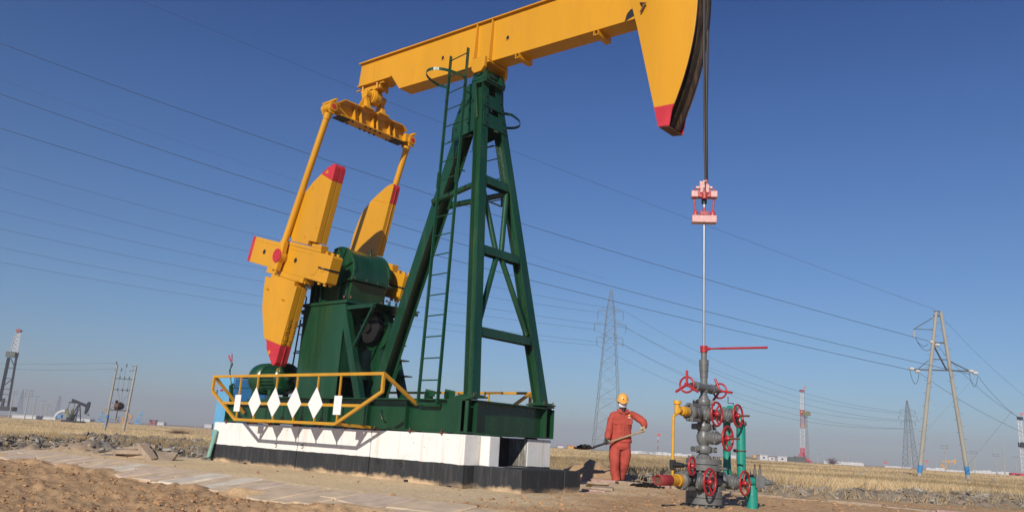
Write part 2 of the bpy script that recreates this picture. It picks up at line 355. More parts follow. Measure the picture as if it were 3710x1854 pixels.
def make_ground():
    rs = [.6]
    while rs[-1] < 4200: rs.append(rs[-1]*(1.0125 if rs[-1] < 60 else 1.05))
    rs = np.array(rs)
    c0 = math.atan2(FH.y, FH.x)
    fine = np.arange(-40, 40, .16); coarse = np.arange(40, 320, 5.0)
    ang = np.radians(np.concatenate([fine, coarse]))+c0
    A, Rr = np.meshgrid(ang, rs); X = CAM.x+Rr*np.cos(A); Y = CAM.y+Rr*np.sin(A); Z = terrain(X, Y)
    nr, na = X.shape; V = np.stack([X, Y, Z], -1).reshape(-1, 3)
    V = np.vstack([V, [[CAM.x, CAM.y, -.12]]])
    i = np.arange(nr-1)[:, None]; j = np.arange(na)[None, :]; jn = (j+1) % na
    Q = np.stack([i*na+j, (i+1)*na+j, (i+1)*na+jn, i*na+jn], -1).reshape(-1, 4)
    me = bpy.data.meshes.new('ground'); nv = len(V); nq = len(Q)
    T = np.stack([np.full(na, nv-1), np.arange(na), (np.arange(na)+1) % na], -1)
    me.vertices.add(nv); me.vertices.foreach_set('co', V.ravel())
    me.loops.add(nq*4+na*3); me.loops.foreach_set('vertex_index', np.concatenate([Q.ravel(), T.ravel()]))
    me.polygons.add(nq+na)
    ls = np.concatenate([np.arange(nq)*4, nq*4+np.arange(na)*3]); me.polygons.foreach_set('loop_start', ls)
    me.polygons.foreach_set('use_smooth', np.ones(nq+na, bool)); me.update(); me.validate()
    # surface colours: dirt / dusty pad / grey rubble / straw plain
    x, y = V[:, 0], V[:, 1]; dx = x-CAM.x; dy = y-CAM.y; dist = np.hypot(dx, dy); d = dx*FH.x+dy*FH.y; a = dx*RH.x+dy*RH.y
    pad = sstep(-4.3, -3.4, y)*sstep(5.2, 4.2, y)*sstep(-10, -8.4, x)*sstep(2.4, .9, x+(fbm(x*.9, y*.9, 3, 62)-.5)*2.5+.25*(y+1))
    n1 = fbm(x*.9, y*.9, 4, 41)[:, None]; n2 = fbm(x*5, y*5, 3, 42)[:, None]
    dirt = np.array([.56, .36, .19])*(0.78+.4*n1)+np.array([.05, .02, .0])*(n2-.5)
    padc = np.array([.74, .56, .335])*(.85+.3*n1)
    grey = np.array([.31, .27, .225])*(.55+.9*n2)
    straw = np.array([.36, .27, .155])*(.45+1.1*fbm(x*.13, y*.13, 4, 44)[:, None])
    hp = np.exp(-(((x+1.9)*.85)**2+((y-4.9)*1.2)**2)/.9)+np.exp(-((x+9.0)**2+((y+2.3)*1.3)**2)/.6)+np.exp(-((x-1.0)*.25)**2)*np.exp(-((y-4.6)/.7)**2)*.7; pad = pad*(1-np.clip(hp*1.4, 0, 1))
    rub = rubble_mask(x, y)[:, None]
    C = dirt*(1-pad[:, None])+padc*pad[:, None]
    ratio = a/np.maximum(d, 1)
    edge = 15.5+6*sstep(.0, -.35, ratio)+(fbm(x*.3, y*.3, 3, 6)-.5)*4
    fs = sstep(0, 3, d-edge)[:, None]
    C = C*(1-fs)+straw*fs
    C = C*(1-rub)+grey*rub
    farm = sstep(60, 160, dist)[:, None]; C = C*(1-farm)+np.array([.38, .295, .18])*(.8+.4*fbm(x*.02, y*.02, 3, 50)[:, None])*farm
    C = np.clip(C, 0, 1)
    at = me.color_attributes.new('soil', 'FLOAT_COLOR', 'POINT'); at.data.foreach_set('color', np.hstack([C, np.ones((len(C), 1))]).ravel())
    m, t, b = newmat('ground_soil'); n = t.nodes; l = t.links
    va = n.new('ShaderNodeVertexColor'); va.layer_name = 'soil'
    tc = n.new('ShaderNodeTexCoord'); no = n.new('ShaderNodeTexNoise'); no.inputs['Scale'].default_value = 14; no.inputs['Detail'].default_value = 12; no.inputs['Roughness'].default_value = .75
    l.new(tc.outputs['Object'], no.inputs['Vector'])
    mr = n.new('ShaderNodeMapRange'); mr.inputs[1].default_value = .3; mr.inputs[2].default_value = .7; mr.inputs[3].default_value = .68; mr.inputs[4].default_value = 1.25; l.new(no.outputs['Fac'], mr.inputs[0])
    mx = n.new('ShaderNodeMix'); mx.data_type = 'RGBA'; mx.blend_type = 'MULTIPLY'; mx.inputs[0].default_value = 1
    l.new(va.outputs['Color'], mx.inputs[6]); l.new(mr.outputs[0], mx.inputs[7]); l.new(mx.outputs[2], b.inputs['Base Color'])
    b.inputs['Roughness'].default_value = .95; b.inputs['Specular IOR Level'].default_value = .15
    nb = n.new('ShaderNodeTexNoise'); nb.inputs['Scale'].default_value = 22; nb.inputs['Detail'].default_value = 10; nb.inputs['Roughness'].default_value = .7; l.new(tc.outputs['Object'], nb.inputs['Vector'])
    bp = n.new('ShaderNodeBump'); bp.inputs['Strength'].default_value = .6; bp.inputs['Distance'].default_value = .03; l.new(nb.outputs['Fac'], bp.inputs['Height']); l.new(bp.outputs['Normal'], b.inputs['Normal'])
    me.materials.append(m); o = bpy.data.objects.new('ground', me); COL.objects.link(o); o['kind'] = 'structure'
make_ground()
def gz(x, y): return float(terrain(np.array([x]), np.array([y]))[0])

def mesh_np(name, V, F, col, rough=.9, kind='stuff', label=None, cat=None):
    """triangle soup with a colour per face"""
    me = bpy.data.meshes.new(name); me.vertices.add(len(V)); me.vertices.foreach_set('co', V.astype(np.float32).ravel())
    me.loops.add(F.size); me.loops.foreach_set('vertex_index', F.ravel()); me.polygons.add(len(F)); me.polygons.foreach_set('loop_start', np.arange(len(F))*3); me.polygons.foreach_set('use_smooth', np.zeros(len(F), bool))
    me.update(); at = me.color_attributes.new('tint', 'FLOAT_COLOR', 'POINT'); at.data.foreach_set('color', np.hstack([col, np.ones((len(col), 1))]).ravel())
    m, t, b = newmat(name+'_material'); va = t.nodes.new('ShaderNodeVertexColor'); va.layer_name = 'tint'; t.links.new(va.outputs['Color'], b.inputs['Base Color'])
    b.inputs['Roughness'].default_value = rough; b.inputs['Specular IOR Level'].default_value = .1
    me.materials.append(m); o = bpy.data.objects.new(name, me); COL.objects.link(o); o['kind'] = kind
    if label: o['label'] = label; o['category'] = cat
    return o

# dirt clods and rubble
def scatter_rocks(name, xs, ys, size, col, flat=.7, label='', cat='', sink=.3):
    ico_v = []; t = (1+5**.5)/2
    base = np.array([(-1, t, 0), (1, t, 0), (-1, -t, 0), (1, -t, 0), (0, -1, t), (0, 1, t), (0, -1, -t), (0, 1, -t), (t, 0, -1), (t, 0, 1), (-t, 0, -1), (-t, 0, 1)], float)/1.9
    fac = np.array([(0, 11, 5), (0, 5, 1), (0, 1, 7), (0, 7, 10), (0, 10, 11), (1, 5, 9), (5, 11, 4), (11, 10, 2), (10, 7, 6), (7, 1, 8), (3, 9, 4), (3, 4, 2), (3, 2, 6), (3, 6, 8), (3, 8, 9), (4, 9, 5), (2, 4, 11), (6, 2, 10), (8, 6, 7), (9, 8, 1)])
    n = len(xs); z = terrain(xs, ys)
    V = base[None]*(1+rng.uniform(-.5, .5, (n, 12, 1)))
    sc = size[:, None, None]*rng.uniform(.6, 1.25, (n, 1, 3))*np.array([1, 1, flat]); V = V*sc
    a = rng.uniform(0, 2*PI, n); ca, sa = np.cos(a)[:, None], np.sin(a)[:, None]
    X = V[:, :, 0]*ca-V[:, :, 1]*sa+xs[:, None]; Y = V[:, :, 0]*sa+V[:, :, 1]*ca+ys[:, None]; Z = V[:, :, 2]+z[:, None]+size[:, None]*flat*(.5-sink)
    P = np.stack([X, Y, Z], -1).reshape(-1, 3); F = (fac[None]+12*np.arange(n)[:, None, None]).reshape(-1, 3)
    C = np.repeat(col*(rng.uniform(.7, 1.25, (n, 1))), 12, 0)
    mesh_np(name, P, F, C, .95, label=label, cat=cat)
def polar(n, d0, d1, r0, r1, p=1.0):
    """points by depth and lateral ratio"""
    u = rng.uniform(0, 1, n); d = d0*(d1/d0)**(u**p); r = rng.uniform(r0, r1, n); a = r*d
    return CAM.x+FH.x*d+RH.x*a, CAM.y+FH.y*d+RH.y*a, d, r
x, y, d, r = polar(60000, 2.6, 22, -.75, .75, 1.0)
k = ((y < -4.15) | (y > 4.6) | (x < -9) | (x > 6) | ((x > 1.1-.25*(y+1)) & (rng.uniform(0, 1, len(x)) < .8))) | (rng.uniform(0, 1, len(x)) < .06)
k &= ~((np.abs(y) < 1.25) & (x > -7) & (x < 1)) & (fbm(x*1.3, y*1.3, 3, 71)+rng.uniform(0, .5, len(x)) > .66)
x, y = x[k], y[k]; sz = .004+.026*rng.uniform(0, 1, len(x))**6
scatter_rocks('dirt_clods', x, y, sz, np.array([.36, .215, .115])*np.ones((len(x), 1)), .8, 'loose lumps of orange soil over the bare dirt', 'clods')
x, y, d, r = polar(170000, 15, 60, -.75, .75); k = (rubble_mask(x, y) > rng.uniform(.25, 1, len(x))) & (fbm(x*1.1, y*1.1, 3, 72)+rng.uniform(-.1, .25, len(x)) > .52); x, y, d = x[k], y[k], d[k]
sz = (.016+.10*rng.uniform(0, 1, len(x))**4.5)*np.clip(d/22, .6, 1.8)
q_ = rng.uniform(0, 1, (len(x), 1)); cc = np.where(q_ < .3, np.array([[.34, .31, .265]]), np.where(q_ < .7, np.array([[.20, .17, .14]]), np.array([[.26, .20, .14]])))
scatter_rocks('grey_rubble', x, y, sz, cc, .62, 'broken grey clay and stones dug out at the field edge', 'rubble')

# dry grass
def grass(name, n, d0, d1, r0, r1, h0, h1, keep, label, w=.0011, blades=4, tint=(.50, .36, .19)):
    x, y, d, r = polar(n, d0, d1, r0, r1, .85); k = keep(x, y, d, r); x, y, d = x[k], y[k], d[k]
    clump = fbm(x*.35, y*.35, 3, 77); big = sstep(.15, .8, fbm(x*.09, y*.09, 4, 79))*.6+.45*fbm(x*.6, y*.6, 2, 80); n = len(x); z = terrain(x, y)
    Vs = []; Cs = []
    for b in range(blades):
        h = (h0+(h1-h0)*rng.uniform(0, 1, n)**1.3)*(.45+1.0*clump); a = rng.uniform(0, 2*PI, n); ln = rng.uniform(.15, 1.1, n)*h
        bx = x+rng.normal(0, .05, n)*(1+d/30); by = y+rng.normal(0, .05, n)*(1+d/30); ww = w*d*(.6+.8*rng.uniform(0, 1, n))+.002
        p0 = np.stack([bx-RH.x*ww, by-RH.y*ww, z-.03], -1); p1 = np.stack([bx+RH.x*ww, by+RH.y*ww, z-.03], -1)
        p2 = np.stack([bx+np.cos(a)*ln, by+np.sin(a)*ln, z+h], -1); Vs.append(np.stack([p0, p1, p2], 1))
        sh = (.5+.7*rng.uniform(0, 1, (n, 1)))*(.35+1.1*big[:, None]); hue = rng.uniform(-.05, .05, (n, 1))
        c = np.array(tint)[None]*sh+hue*np.array([1, .2, -.6]); Cs.append(np.repeat(c[:, None], 3, 1))
    V = np.concatenate(Vs).reshape(-1, 3); C = np.clip(np.concatenate(Cs).reshape(-1, 3), .02, 1)
    mesh_np(name, V, np.arange(len(V)).reshape(-1, 3), C, .9, label=label, cat='grass')
U = lambda x: rng.uniform(0, 1, len(x))
edge_l = lambda x, y, r: np.where(r < .0, 23.5+2.5*fbm(x*.4, y*.4, 2, 90), 19.5+r*8+5*(fbm(x*.3, y*.3, 2, 90)-.5))
grass('dry_grass', 420000, 19, 420, -.76, .76, .05, .33,
      lambda x, y, d, r: (rubble_mask(x, y) < .35+.3*U(x)) & (d > edge_l(x, y, r)) & (fbm(x*.15, y*.15, 4, 91)+.5*fbm(x*.9, y*.9, 2, 97)+.30*U(x) > .78), 'dry straw coloured grass covering the plain', w=.00045, blades=3, tint=(.47, .35, .20))
grass('sparse_grass', 22000, 16.5, 60, -.75, .75, .05, .28,
      lambda x, y, d, r: (rubble_mask(x, y) > .3) & (fbm(x*.5, y*.5, 3, 95)+.2*U(x) > .58), 'thin dry grass between the rubble', w=.00045, tint=(.30, .23, .14))

# sloped stone skirting of the pad: one strip of rough flags
def flags():
    mb = [MB(), MB(), MB()]; x = -9.3; rr = random.Random(4)
    while x < 3.4:
        w = rr.uniform(.16, .50); sk = -.10+rr.uniform(-.05, .05)
        yt = -3.32+.04*rr.uniform(-1, 1)+.03*math.sin(x*.9); yb = -4.02+.08*rr.uniform(-1, 1)
        zt = .018+rr.uniform(-.006, .010); zb = -.105+rr.uniform(-.012, .010); g = .007
        top = [Vector((x+g, yt, zt)), Vector((x+w-g, yt+.02*rr.uniform(-1, 1), zt)), Vector((x+w-g+sk, yb, zb)), Vector((x+g+sk+rr.uniform(-.03, .03), yb+.02*rr.uniform(-1, 1), zb))]
        k = rr.choice((0, 0, 0, 0, 0, 1, 1, 2)); parts = [(top, k)]
        if rr.random() < .35:
            f = rr.uniform(.35, .65); a = top[0].lerp(top[3], f); b2 = top[1].lerp(top[2], f+rr.uniform(-.12, .12)); o = Vector((0, -.010, 0))
            parts = [([top[0], top[1], b2, a], k), ([a+o, b2+o, top[2], top[3]], rr.choice((0, 0, 1, 2)))]
        for p, k in parts:
            dz = Vector((0, 0, rr.uniform(-.006, .008))); p = [q+dz for q in p]
            mb[k].add([q for q in p]+[q-Vector((0, 0, .06)) for q in p], [(0, 1, 2, 3), (7, 6, 5, 4), (0, 4, 5, 1), (1, 5, 6, 2), (2, 6, 7, 3), (3, 7, 4, 0)])
        x += w
    for i in (0, 1, 2): mb[i].build('path_paving', ('flag', 'flagpink', 'flagwhite')[i], bevel=.012, kind='structure')
flags()

# ------------------------------------------------------------------ concrete foundation
def foundation_material():
    m, t, b = newmat('foundation_paint'); n = t.nodes; l = t.links
    tc = n.new('ShaderNodeTexCoord'); sx = n.new('ShaderNodeSeparateXYZ'); l.new(tc.outputs['Object'], sx.inputs[0])
    def noise(scale, detail, vec=None, rough=.6, mapping=None):
        q = n.new('ShaderNodeTexNoise'); q.inputs['Scale'].default_value = scale; q.inputs['Detail'].default_value = detail; q.inputs['Roughness'].default_value = rough
        if mapping:
            mp = n.new('ShaderNodeMapping'); mp.inputs['Scale'].default_value = mapping; l.new(tc.outputs['Object'], mp.inputs['Vector']); l.new(mp.outputs['Vector'], q.inputs['Vector'])
        else: l.new(tc.outputs['Object'], q.inputs['Vector'])
        return q.outputs['Fac']
    def mth(op, a, b2, clamp=False):
        q = n.new('ShaderNodeMath'); q.operation = op; q.use_clamp = clamp
        for i, v in enumerate((a, b2)):
            if isinstance(v, (int, float)): q.inputs[i].default_value = v
            else: l.new(v, q.inputs[i])
        return q.outputs[0]
    def mix(f, a, b2):
        q = n.new('ShaderNodeMix'); q.data_type = 'RGBA'
        if isinstance(f, (int, float)): q.inputs[0].default_value = f
        else: l.new(f, q.inputs[0])
        for i, v in ((6, a), (7, b2)):
            if isinstance(v, tuple): q.inputs[i].default_value = (*v, 1)
            else: l.new(v, q.inputs[i])
        return q.outputs[2]
    def ramp(v, a, b2):
        q = n.new('ShaderNodeMapRange'); q.clamp = True; l.new(v, q.inputs[0]); q.inputs[1].default_value = a; q.inputs[2].default_value = b2; return q.outputs[0]
    z = sx.outputs['Z']
    streak = ramp(noise(8, 8, mapping=(1, 1, .045), rough=.75), .52, .72)
    blot = ramp(noise(4.2, 12, rough=.8), .56, .70)
    white = mix(mth('MULTIPLY', streak, .75), (0.74, 0.73, 0.71), (0.50, 0.38, 0.24))
    white = mix(mth('MULTIPLY', blot, .6), white, (0.50, 0.46, 0.40))
    scr = ramp(noise(13, 8, mapping=(1, 1, .12), rough=.7), .5, .75)
    run = mth('MULTIPLY', ramp(noise(3.1, 7, mapping=(1, 1, .03), rough=.8), .60, .70), ramp(z, .34, .66))
    white = mix(mth('MULTIPLY', run, .7), white, (0.42, 0.25, 0.11))
    fleck = mth('MULTIPLY', ramp(noise(26, 6, rough=.7), .60, .66), ramp(noise(1.3, 4), .50, .60))
    white = mix(fleck, white, (0.16, 0.13, 0.10))
    black = mix(mth('MULTIPLY', scr, .5), (0.030, 0.032, 0.036), (0.13, 0.12, 0.11))
    line = mth('ADD', .310, mth('MULTIPLY', mth('SUBTRACT', noise(2.2, 6), .5), .05))
    isw = ramp(mth('SUBTRACT', z, line), -.003, .003)
    c = mix(isw, black, white)
    dz = mth('ADD', mth('MULTIPLY', z, -9.0), mth('MULTIPLY', noise(5, 12, rough=.8), 2.0))
    dust = ramp(mth('ADD', dz, mth('MULTIPLY', mth('SUBTRACT', noise(1.7, 5), .5), 1.6)), .30, .80)
    dz2 = noise(1.1, 4)
    c = mix(mth('MULTIPLY', dust, ramp(dz2, .30, .55)), c, (0.52, 0.38, 0.24))
    l.new(c, b.inputs['Base Color']); b.inputs['Roughness'].default_value = .8; b.inputs['Specular IOR Level'].default_value = .25
    bp = n.new('ShaderNodeBump'); bp.inputs['Strength'].default_value = .6; bp.inputs['Distance'].default_value = .012
    l.new(noise(9, 8, rough=.6), bp.inputs['Height']); l.new(bp.outputs['Normal'], b.inputs['Normal'])
    return m
M['found'] = foundation_material()
def foundation():
    zt = .715
    f = thing('concrete_foundation', 'white over black painted concrete base under the big green pumping unit', 'foundation', (-3.3, 0, 0))
    def blk(*a, name='foundation_block', bevel=.012):
        mb = MB(); mb.box(*a); return mb.build(name, 'found', f, bevel=bevel)
    # object coordinates must keep world z: parent sits at z 0
    mb = MB()
    mb.box(-6.66, -3.92, -1.0, 1.0, -.3, zt); a = mb.build('foundation_block', 'found', f, bevel=.014)
    mb = MB(); mb.box(-3.895, -2.025, -1.0, 1.0, -.3, zt-.003); mb.build('foundation_block', 'found', f, bevel=.014)
    mb = MB(); mb.box(-2.002, -.42, -1.0, 1.0, -.3, zt); mb.build('foundation_block', 'found', f, bevel=.014)
    mb = MB(); mb.box(-.418, .03, -1.045, -.72, -.3, zt); mb.box(-.40, .20, -.718, -.50, -.3, zt-.004); mb.build('front_block', 'found', f, bevel=.014)
    mb = MB(); mb.box(-.46, -.05, .42, 1.0, -.3, zt); mb.build('front_block', 'found', f, bevel=.012)
    mb = MB(); mb.box(-.4185, -.412, -.498, .418, .31, zt-.004); mb.box(-.411, -.03, -.497, .405, .29, .308); mb.box(-.38, .17, -.4985, -.492, .31, zt-.01); mb.build('dark_pit_sheet', 'pit', f)  # thin near-black sheets added to make the recess dark
    mb = MB(); mb.box(-.44, -.058, .410, .4185, .309, zt-.012); mb.build('stained_face', 'dripped', f)
    mb = MB(); mb.box(.032, .90, -.84, .10, -.3, .305); mb.box(.032, .90, .108, .50, -.3, .300); mb.build('front_ledge', 'found', f, bevel=.015)
    # lifting loops and drain notches seen on the near face
    mb = MB()
    for px, py in ((786, 1625), (1368, 1667), (1453, 1682), (1000, 1612), (1095, 1616)):
        p = PY(px, py, -1.0); mb.torus(p+Vector((0, -.004, 0)), (0, 1, 0), .03, .006, 14, 5, 0.2, 5.2)
    mb.build('lifting_loop', 'black', f)
    mb = MB()
    for px, py in ((797, 1671), (888, 1678), (1636, 1763), (1471, 1740)):
        p = PY(px, py, -1.0); mb.obox((p.x, -1.047 if p.x > -.42 else -1.001, p.z), (1, 0, 0), (0, 1, 0), (0, 0, 1), .09, .01, .03)
    mb.build('drain_notch', 'black', f)
foundation()

# ------------------------------------------------------------------ the big pumping unit
J = thing('pump_jack', 'large yellow and green oil pump jack on the white and black concrete base', 'pump jack', (-2.0, 0, .72))
SB, ST = .735, 1.205                                 # skid bottom, top
def pump_base():
    mb = MB(); rail = []
    # two long H beams
    for y in (-.90, .90):
        for (x0, x1, top) in ((-6.38, -5.0, ST-.14), (-4.99, -.12, ST)):
            mb.box(x0, x1, y-.085, y+.085, SB, SB+.022); mb.box(x0, x1, y-.085, y+.085, top-.022, top); mb.box(x0, x1, y-.008, y+.008, SB+.022, top-.022)
    sk = mb.build('skid', 'green', J, bevel=.003)
    mb = MB()
    for y in (-1, 1):
        ys = y*.90
        # front end box with stiffeners
        mb.box(-.40, 0.0, min(ys-.087, ys+.087)+0, max(ys-.087, ys+.087), ST+.001, ST+.028)
        mb.box(-.42, -.06, ys-y*-.088 if 0 else ys+y*.088-.006, ys+y*.088+.006, SB+.001, ST)
        for x in (-4.2, -3.2, -2.2, -1.3):
            mb.box(x-.008, x+.008, min(ys, ys+y*.078), max(ys, ys+y*.078), SB+.023, ST-.023)
        mb.box(-6.36, -6.34, ys-.085, ys+.085, SB+.023, ST-.163)
    mb.build('stiffener', 'green', sk)
    # cross members
    mb = MB()
    mb.box(-.135, -.12, -1.0, 1.0, SB+.024, ST-.024)
    mb.box(-.20, -.001, -.99, .99, SB+.001, SB+.021); mb.box(-.20, -.001, -.80, .80, ST-.021, ST-.001)
    for ys in (-.985, -.80, .80, .985): mb.box(-.12, -.004, ys-.009, ys+.009, SB+.022, ST-.022)
    for x in (-6.2, -4.9, -3.3, -1.6): mb.box(x-.06, x+.06, -.89, .89, SB+.03, ST-.16)
    mb.build('cross_member', 'green', sk)
    # hold-down clamps between skid and concrete
    mb = MB(); rr = random.Random(3)
    for y in (-1, 1):
        for i in range(9):
            x = -6.2+i*.72+rr.uniform(-.05, .05); mb.box(x-.07, x+.07, y*.93-.08, y*.93+.08, .716, SB-.001); mb.tube((x, y*1.02, .70), (x, y*1.02, .775), .013, 6)
    mb.build('hold_down_clamp', 'rust', sk)
    # grab handle on the web
    mb = MB(); a = PY(1386, 1488, -.92); b = PY(1398, 1525, -.92); o = Vector((0, -.05, 0))
    mb.path([a, a+o, a+o*1.2+(b-a)*.2, b+o*1.2-(b-a)*.2, b+o, b], .011, 6); mb.build('grab_handle', 'green', sk)
    return sk
pump_base()
PT = 6.56                                            # samson post top
def post():
    px_top, px_bot, yb, ytp = -.985, -.13, .80, .155
    def leg(y): return Vector((px_bot, y*yb, ST+.03)), Vector((px_top, y*ytp, PT))
    po = MB(); po.box(-1.22, -.82, -.25, .25, PT+.002, PT+.035); post_o = po.build('samson_post', 'green', J, bevel=.004)
    for y in (-1, 1):
        a, b = leg(y); mb = MB(); mb.hbeam(a, b, .165, .175, (1, 0, .17), t=.016); mb.build('leg', 'green', post_o)
        mb = MB(); mb.obox((a.x, a.y, ST+.04), (1, 0, 0), (0, 1, 0), (0, 0, 1), .36, .30, .022); mb.obox((a.x, a.y, ST+.062), (1, 0, 0), (0, 1, 0), (0, 0, 1), .26, .24, .018)
        for sx in (-1, 1):
            mb.prism([(0, 0), (.10, 0), (0, .20)], -.006, .006, org=Vector((a.x+sx*.01, a.y-y*.0, ST+.072)), ex=Vector((sx, 0, 0)), ez=Vector((-.05*1, -y*.1, 1)).normalized())
        mb.build('foot_plate', 'green', post_o)
        mb = MB()
        for sx in (-1, 1):
            for sy in (-1, 1): mb.tube((a.x+sx*.15, a.y+sy*.115, ST+.05), (a.x+sx*.15, a.y+sy*.115, ST+.090), .012, 6)
        mb.build('bolt', 'rust', post_o)
    # single rear leg
    a = Vector((-3.14, 0, ST)); b = Vector((-1.30, 0, PT-.22)); mb = MB(); mb.hbeam(a, b, .20, .25, (0, 1, 0), t=.018); mb.build('leg', 'green', post_o)
    mb = MB(); mb.box(-3.34, -2.94, -.20, .20, ST-.13, ST+.002); mb.build('foot_plate', 'green', post_o)
    # cross beams of the front frame
    def at(z, y): t = (z-ST)/(PT-ST); return Vector((px_bot+(px_top-px_bot)*t+.0, y*(yb+(ytp-yb)*t), z))
    zs = []
    for (a, b) in (((1767, 606), (1844, 645)), ((1755, 868), (1888, 934)), ((1743, 1172), (1936, 1228))):
        z = .5*(PX(*a, -.5).z+PX(*b, -.5).z)-.03; zs.append(z)
    zs = [4.82, 3.60, 2.28]
    for z in zs:
        l, r = at(z, -1), at(z, 1); mb = MB(); l.y += .01; r.y -= .01
        mb.bar(l, r, .15, .012, (1, 0, 0)); c = (l+r)/2
        for q in (Vector((.078, 0, -.058)), Vector((-.078, 0, -.058))): mb.bar(l+q, r+q, .012, .125, (1, 0, 0))
        # channel: top plate + two lips (open below)
        mb.v = []; mb.f = []; mb.sm = []
        mb.box(l.x-.08, l.x+.08, l.y, r.y, z, z+.014); mb.box(l.x+.066, l.x+.08, l.y, r.y, z-.115, z-.0005); mb.box(l.x-.08, l.x-.066, l.y, r.y, z-.115, z-.0005)
        mb.build('cross_beam', 'green', post_o)
    # diagonal tubes
    for y in (-1, 1):
        mb = MB(); a = at(zs[0]-.12, y*.80); b = at(zs[1]+.0, y*.13); mb.tube(a, b, .045, 12)
        c2 = at(zs[1]-.12, y*.13); d = at(zs[2]+.05, y*.86); mb.tube(c2, d, .045, 12); mb.build('diagonal_tube', 'green', post_o)
    # tube from the rear legs to the front frame
    for y in (-1, 1):
        mb = MB(); p = at(4.70, y*.92); p.x -= .06; t = (4.62-ST)/(PT-.22-ST); q = Vector((-3.14+1.84*t, y*.16, 4.62)); mb.tube(q, p, .05, 12); mb.tube(q-(p-q).normalized()*.03, q+(p-q).normalized()*.12, .062, 12); mb.build('strut', 'green', post_o)
    # head gussets
    mb = MB()
    def fr(z, k, s=1.0): p = at(z, k); return p
    for (z0, z1) in ((5.72, 5.98), (6.10, 6.34)):
        q = [at(z0, -1.0), at(z0, 1.0), at(z1, 1.0), at(z1, -1.0)]; n_ = Vector((.988, 0, .157)); off = n_*.092
        vs = [p+off+Vector((0, s_*.05, 0)) for p, s_ in zip(q, (-1, 1, 1, -1))]; vs2 = [v+n_*.014 for v in vs]; mb.add(vs+vs2, [(0, 1, 2, 3), (7, 6, 5, 4), (0, 4, 5, 1), (1, 5, 6, 2), (2, 6, 7, 3), (3, 7, 4, 0)])
    for y in (-1, 1):
        p = [(-1.52, 5.62), (-1.00, 5.70), (-.93, 5.95), (-1.03, PT), (-1.24, PT), (-1.52, 5.85)]
        mb.prism(p, y*.262-.006, y*.262+.006)
        mb.prism([(-1.60, 0), (-1.02, -.03), (-1.02, .03)], 0, .012, org=Vector((0, y*.28, 5.60)), ey=Vector((0, 0, 1)), ez=Vector((0, y, 0)))
    mb.build('gusset_plate', 'green', post_o, bevel=.002)
    mb = MB()
    for y in (-1, 1):
        for (x, z) in ((-1.12, 6.30), (-1.12, 6.08), (-1.14, 5.86), (-1.30, 6.2), (-1.30, 5.95), (-1.42, 5.8)): mb.tube((x, y*.262, z), (x, y*.285, z), .016, 6)
    for z in (5.78, 5.92, 6.16, 6.28):
        for k in (-.9, .9): p = at(z, k)+Vector((.10, 0, .02)); mb.tube(p, p+Vector((.03, 0, .004)), .015, 6)
    mb.build('bolt', 'black', post_o)
    # saddle bearing
    mb = MB(); mb.box(-1.16, -.80, -.24, .24, PT+.036, PT+.065)
    for y in (-.20, .20): mb.prism([(-1.16, PT+.066), (-.80, PT+.066), (-.86, PT+.24), (-.92, PT+.30), (-1.04, PT+.30), (-1.10, PT+.24)], y-.045, y+.045)
    mb.tube((-.98, -.27, PT+.22), (-.98, .27, PT+.22), .085, 20); mb.build('saddle_bearing', 'green', post_o, bevel=.005)
    return post_o
post()

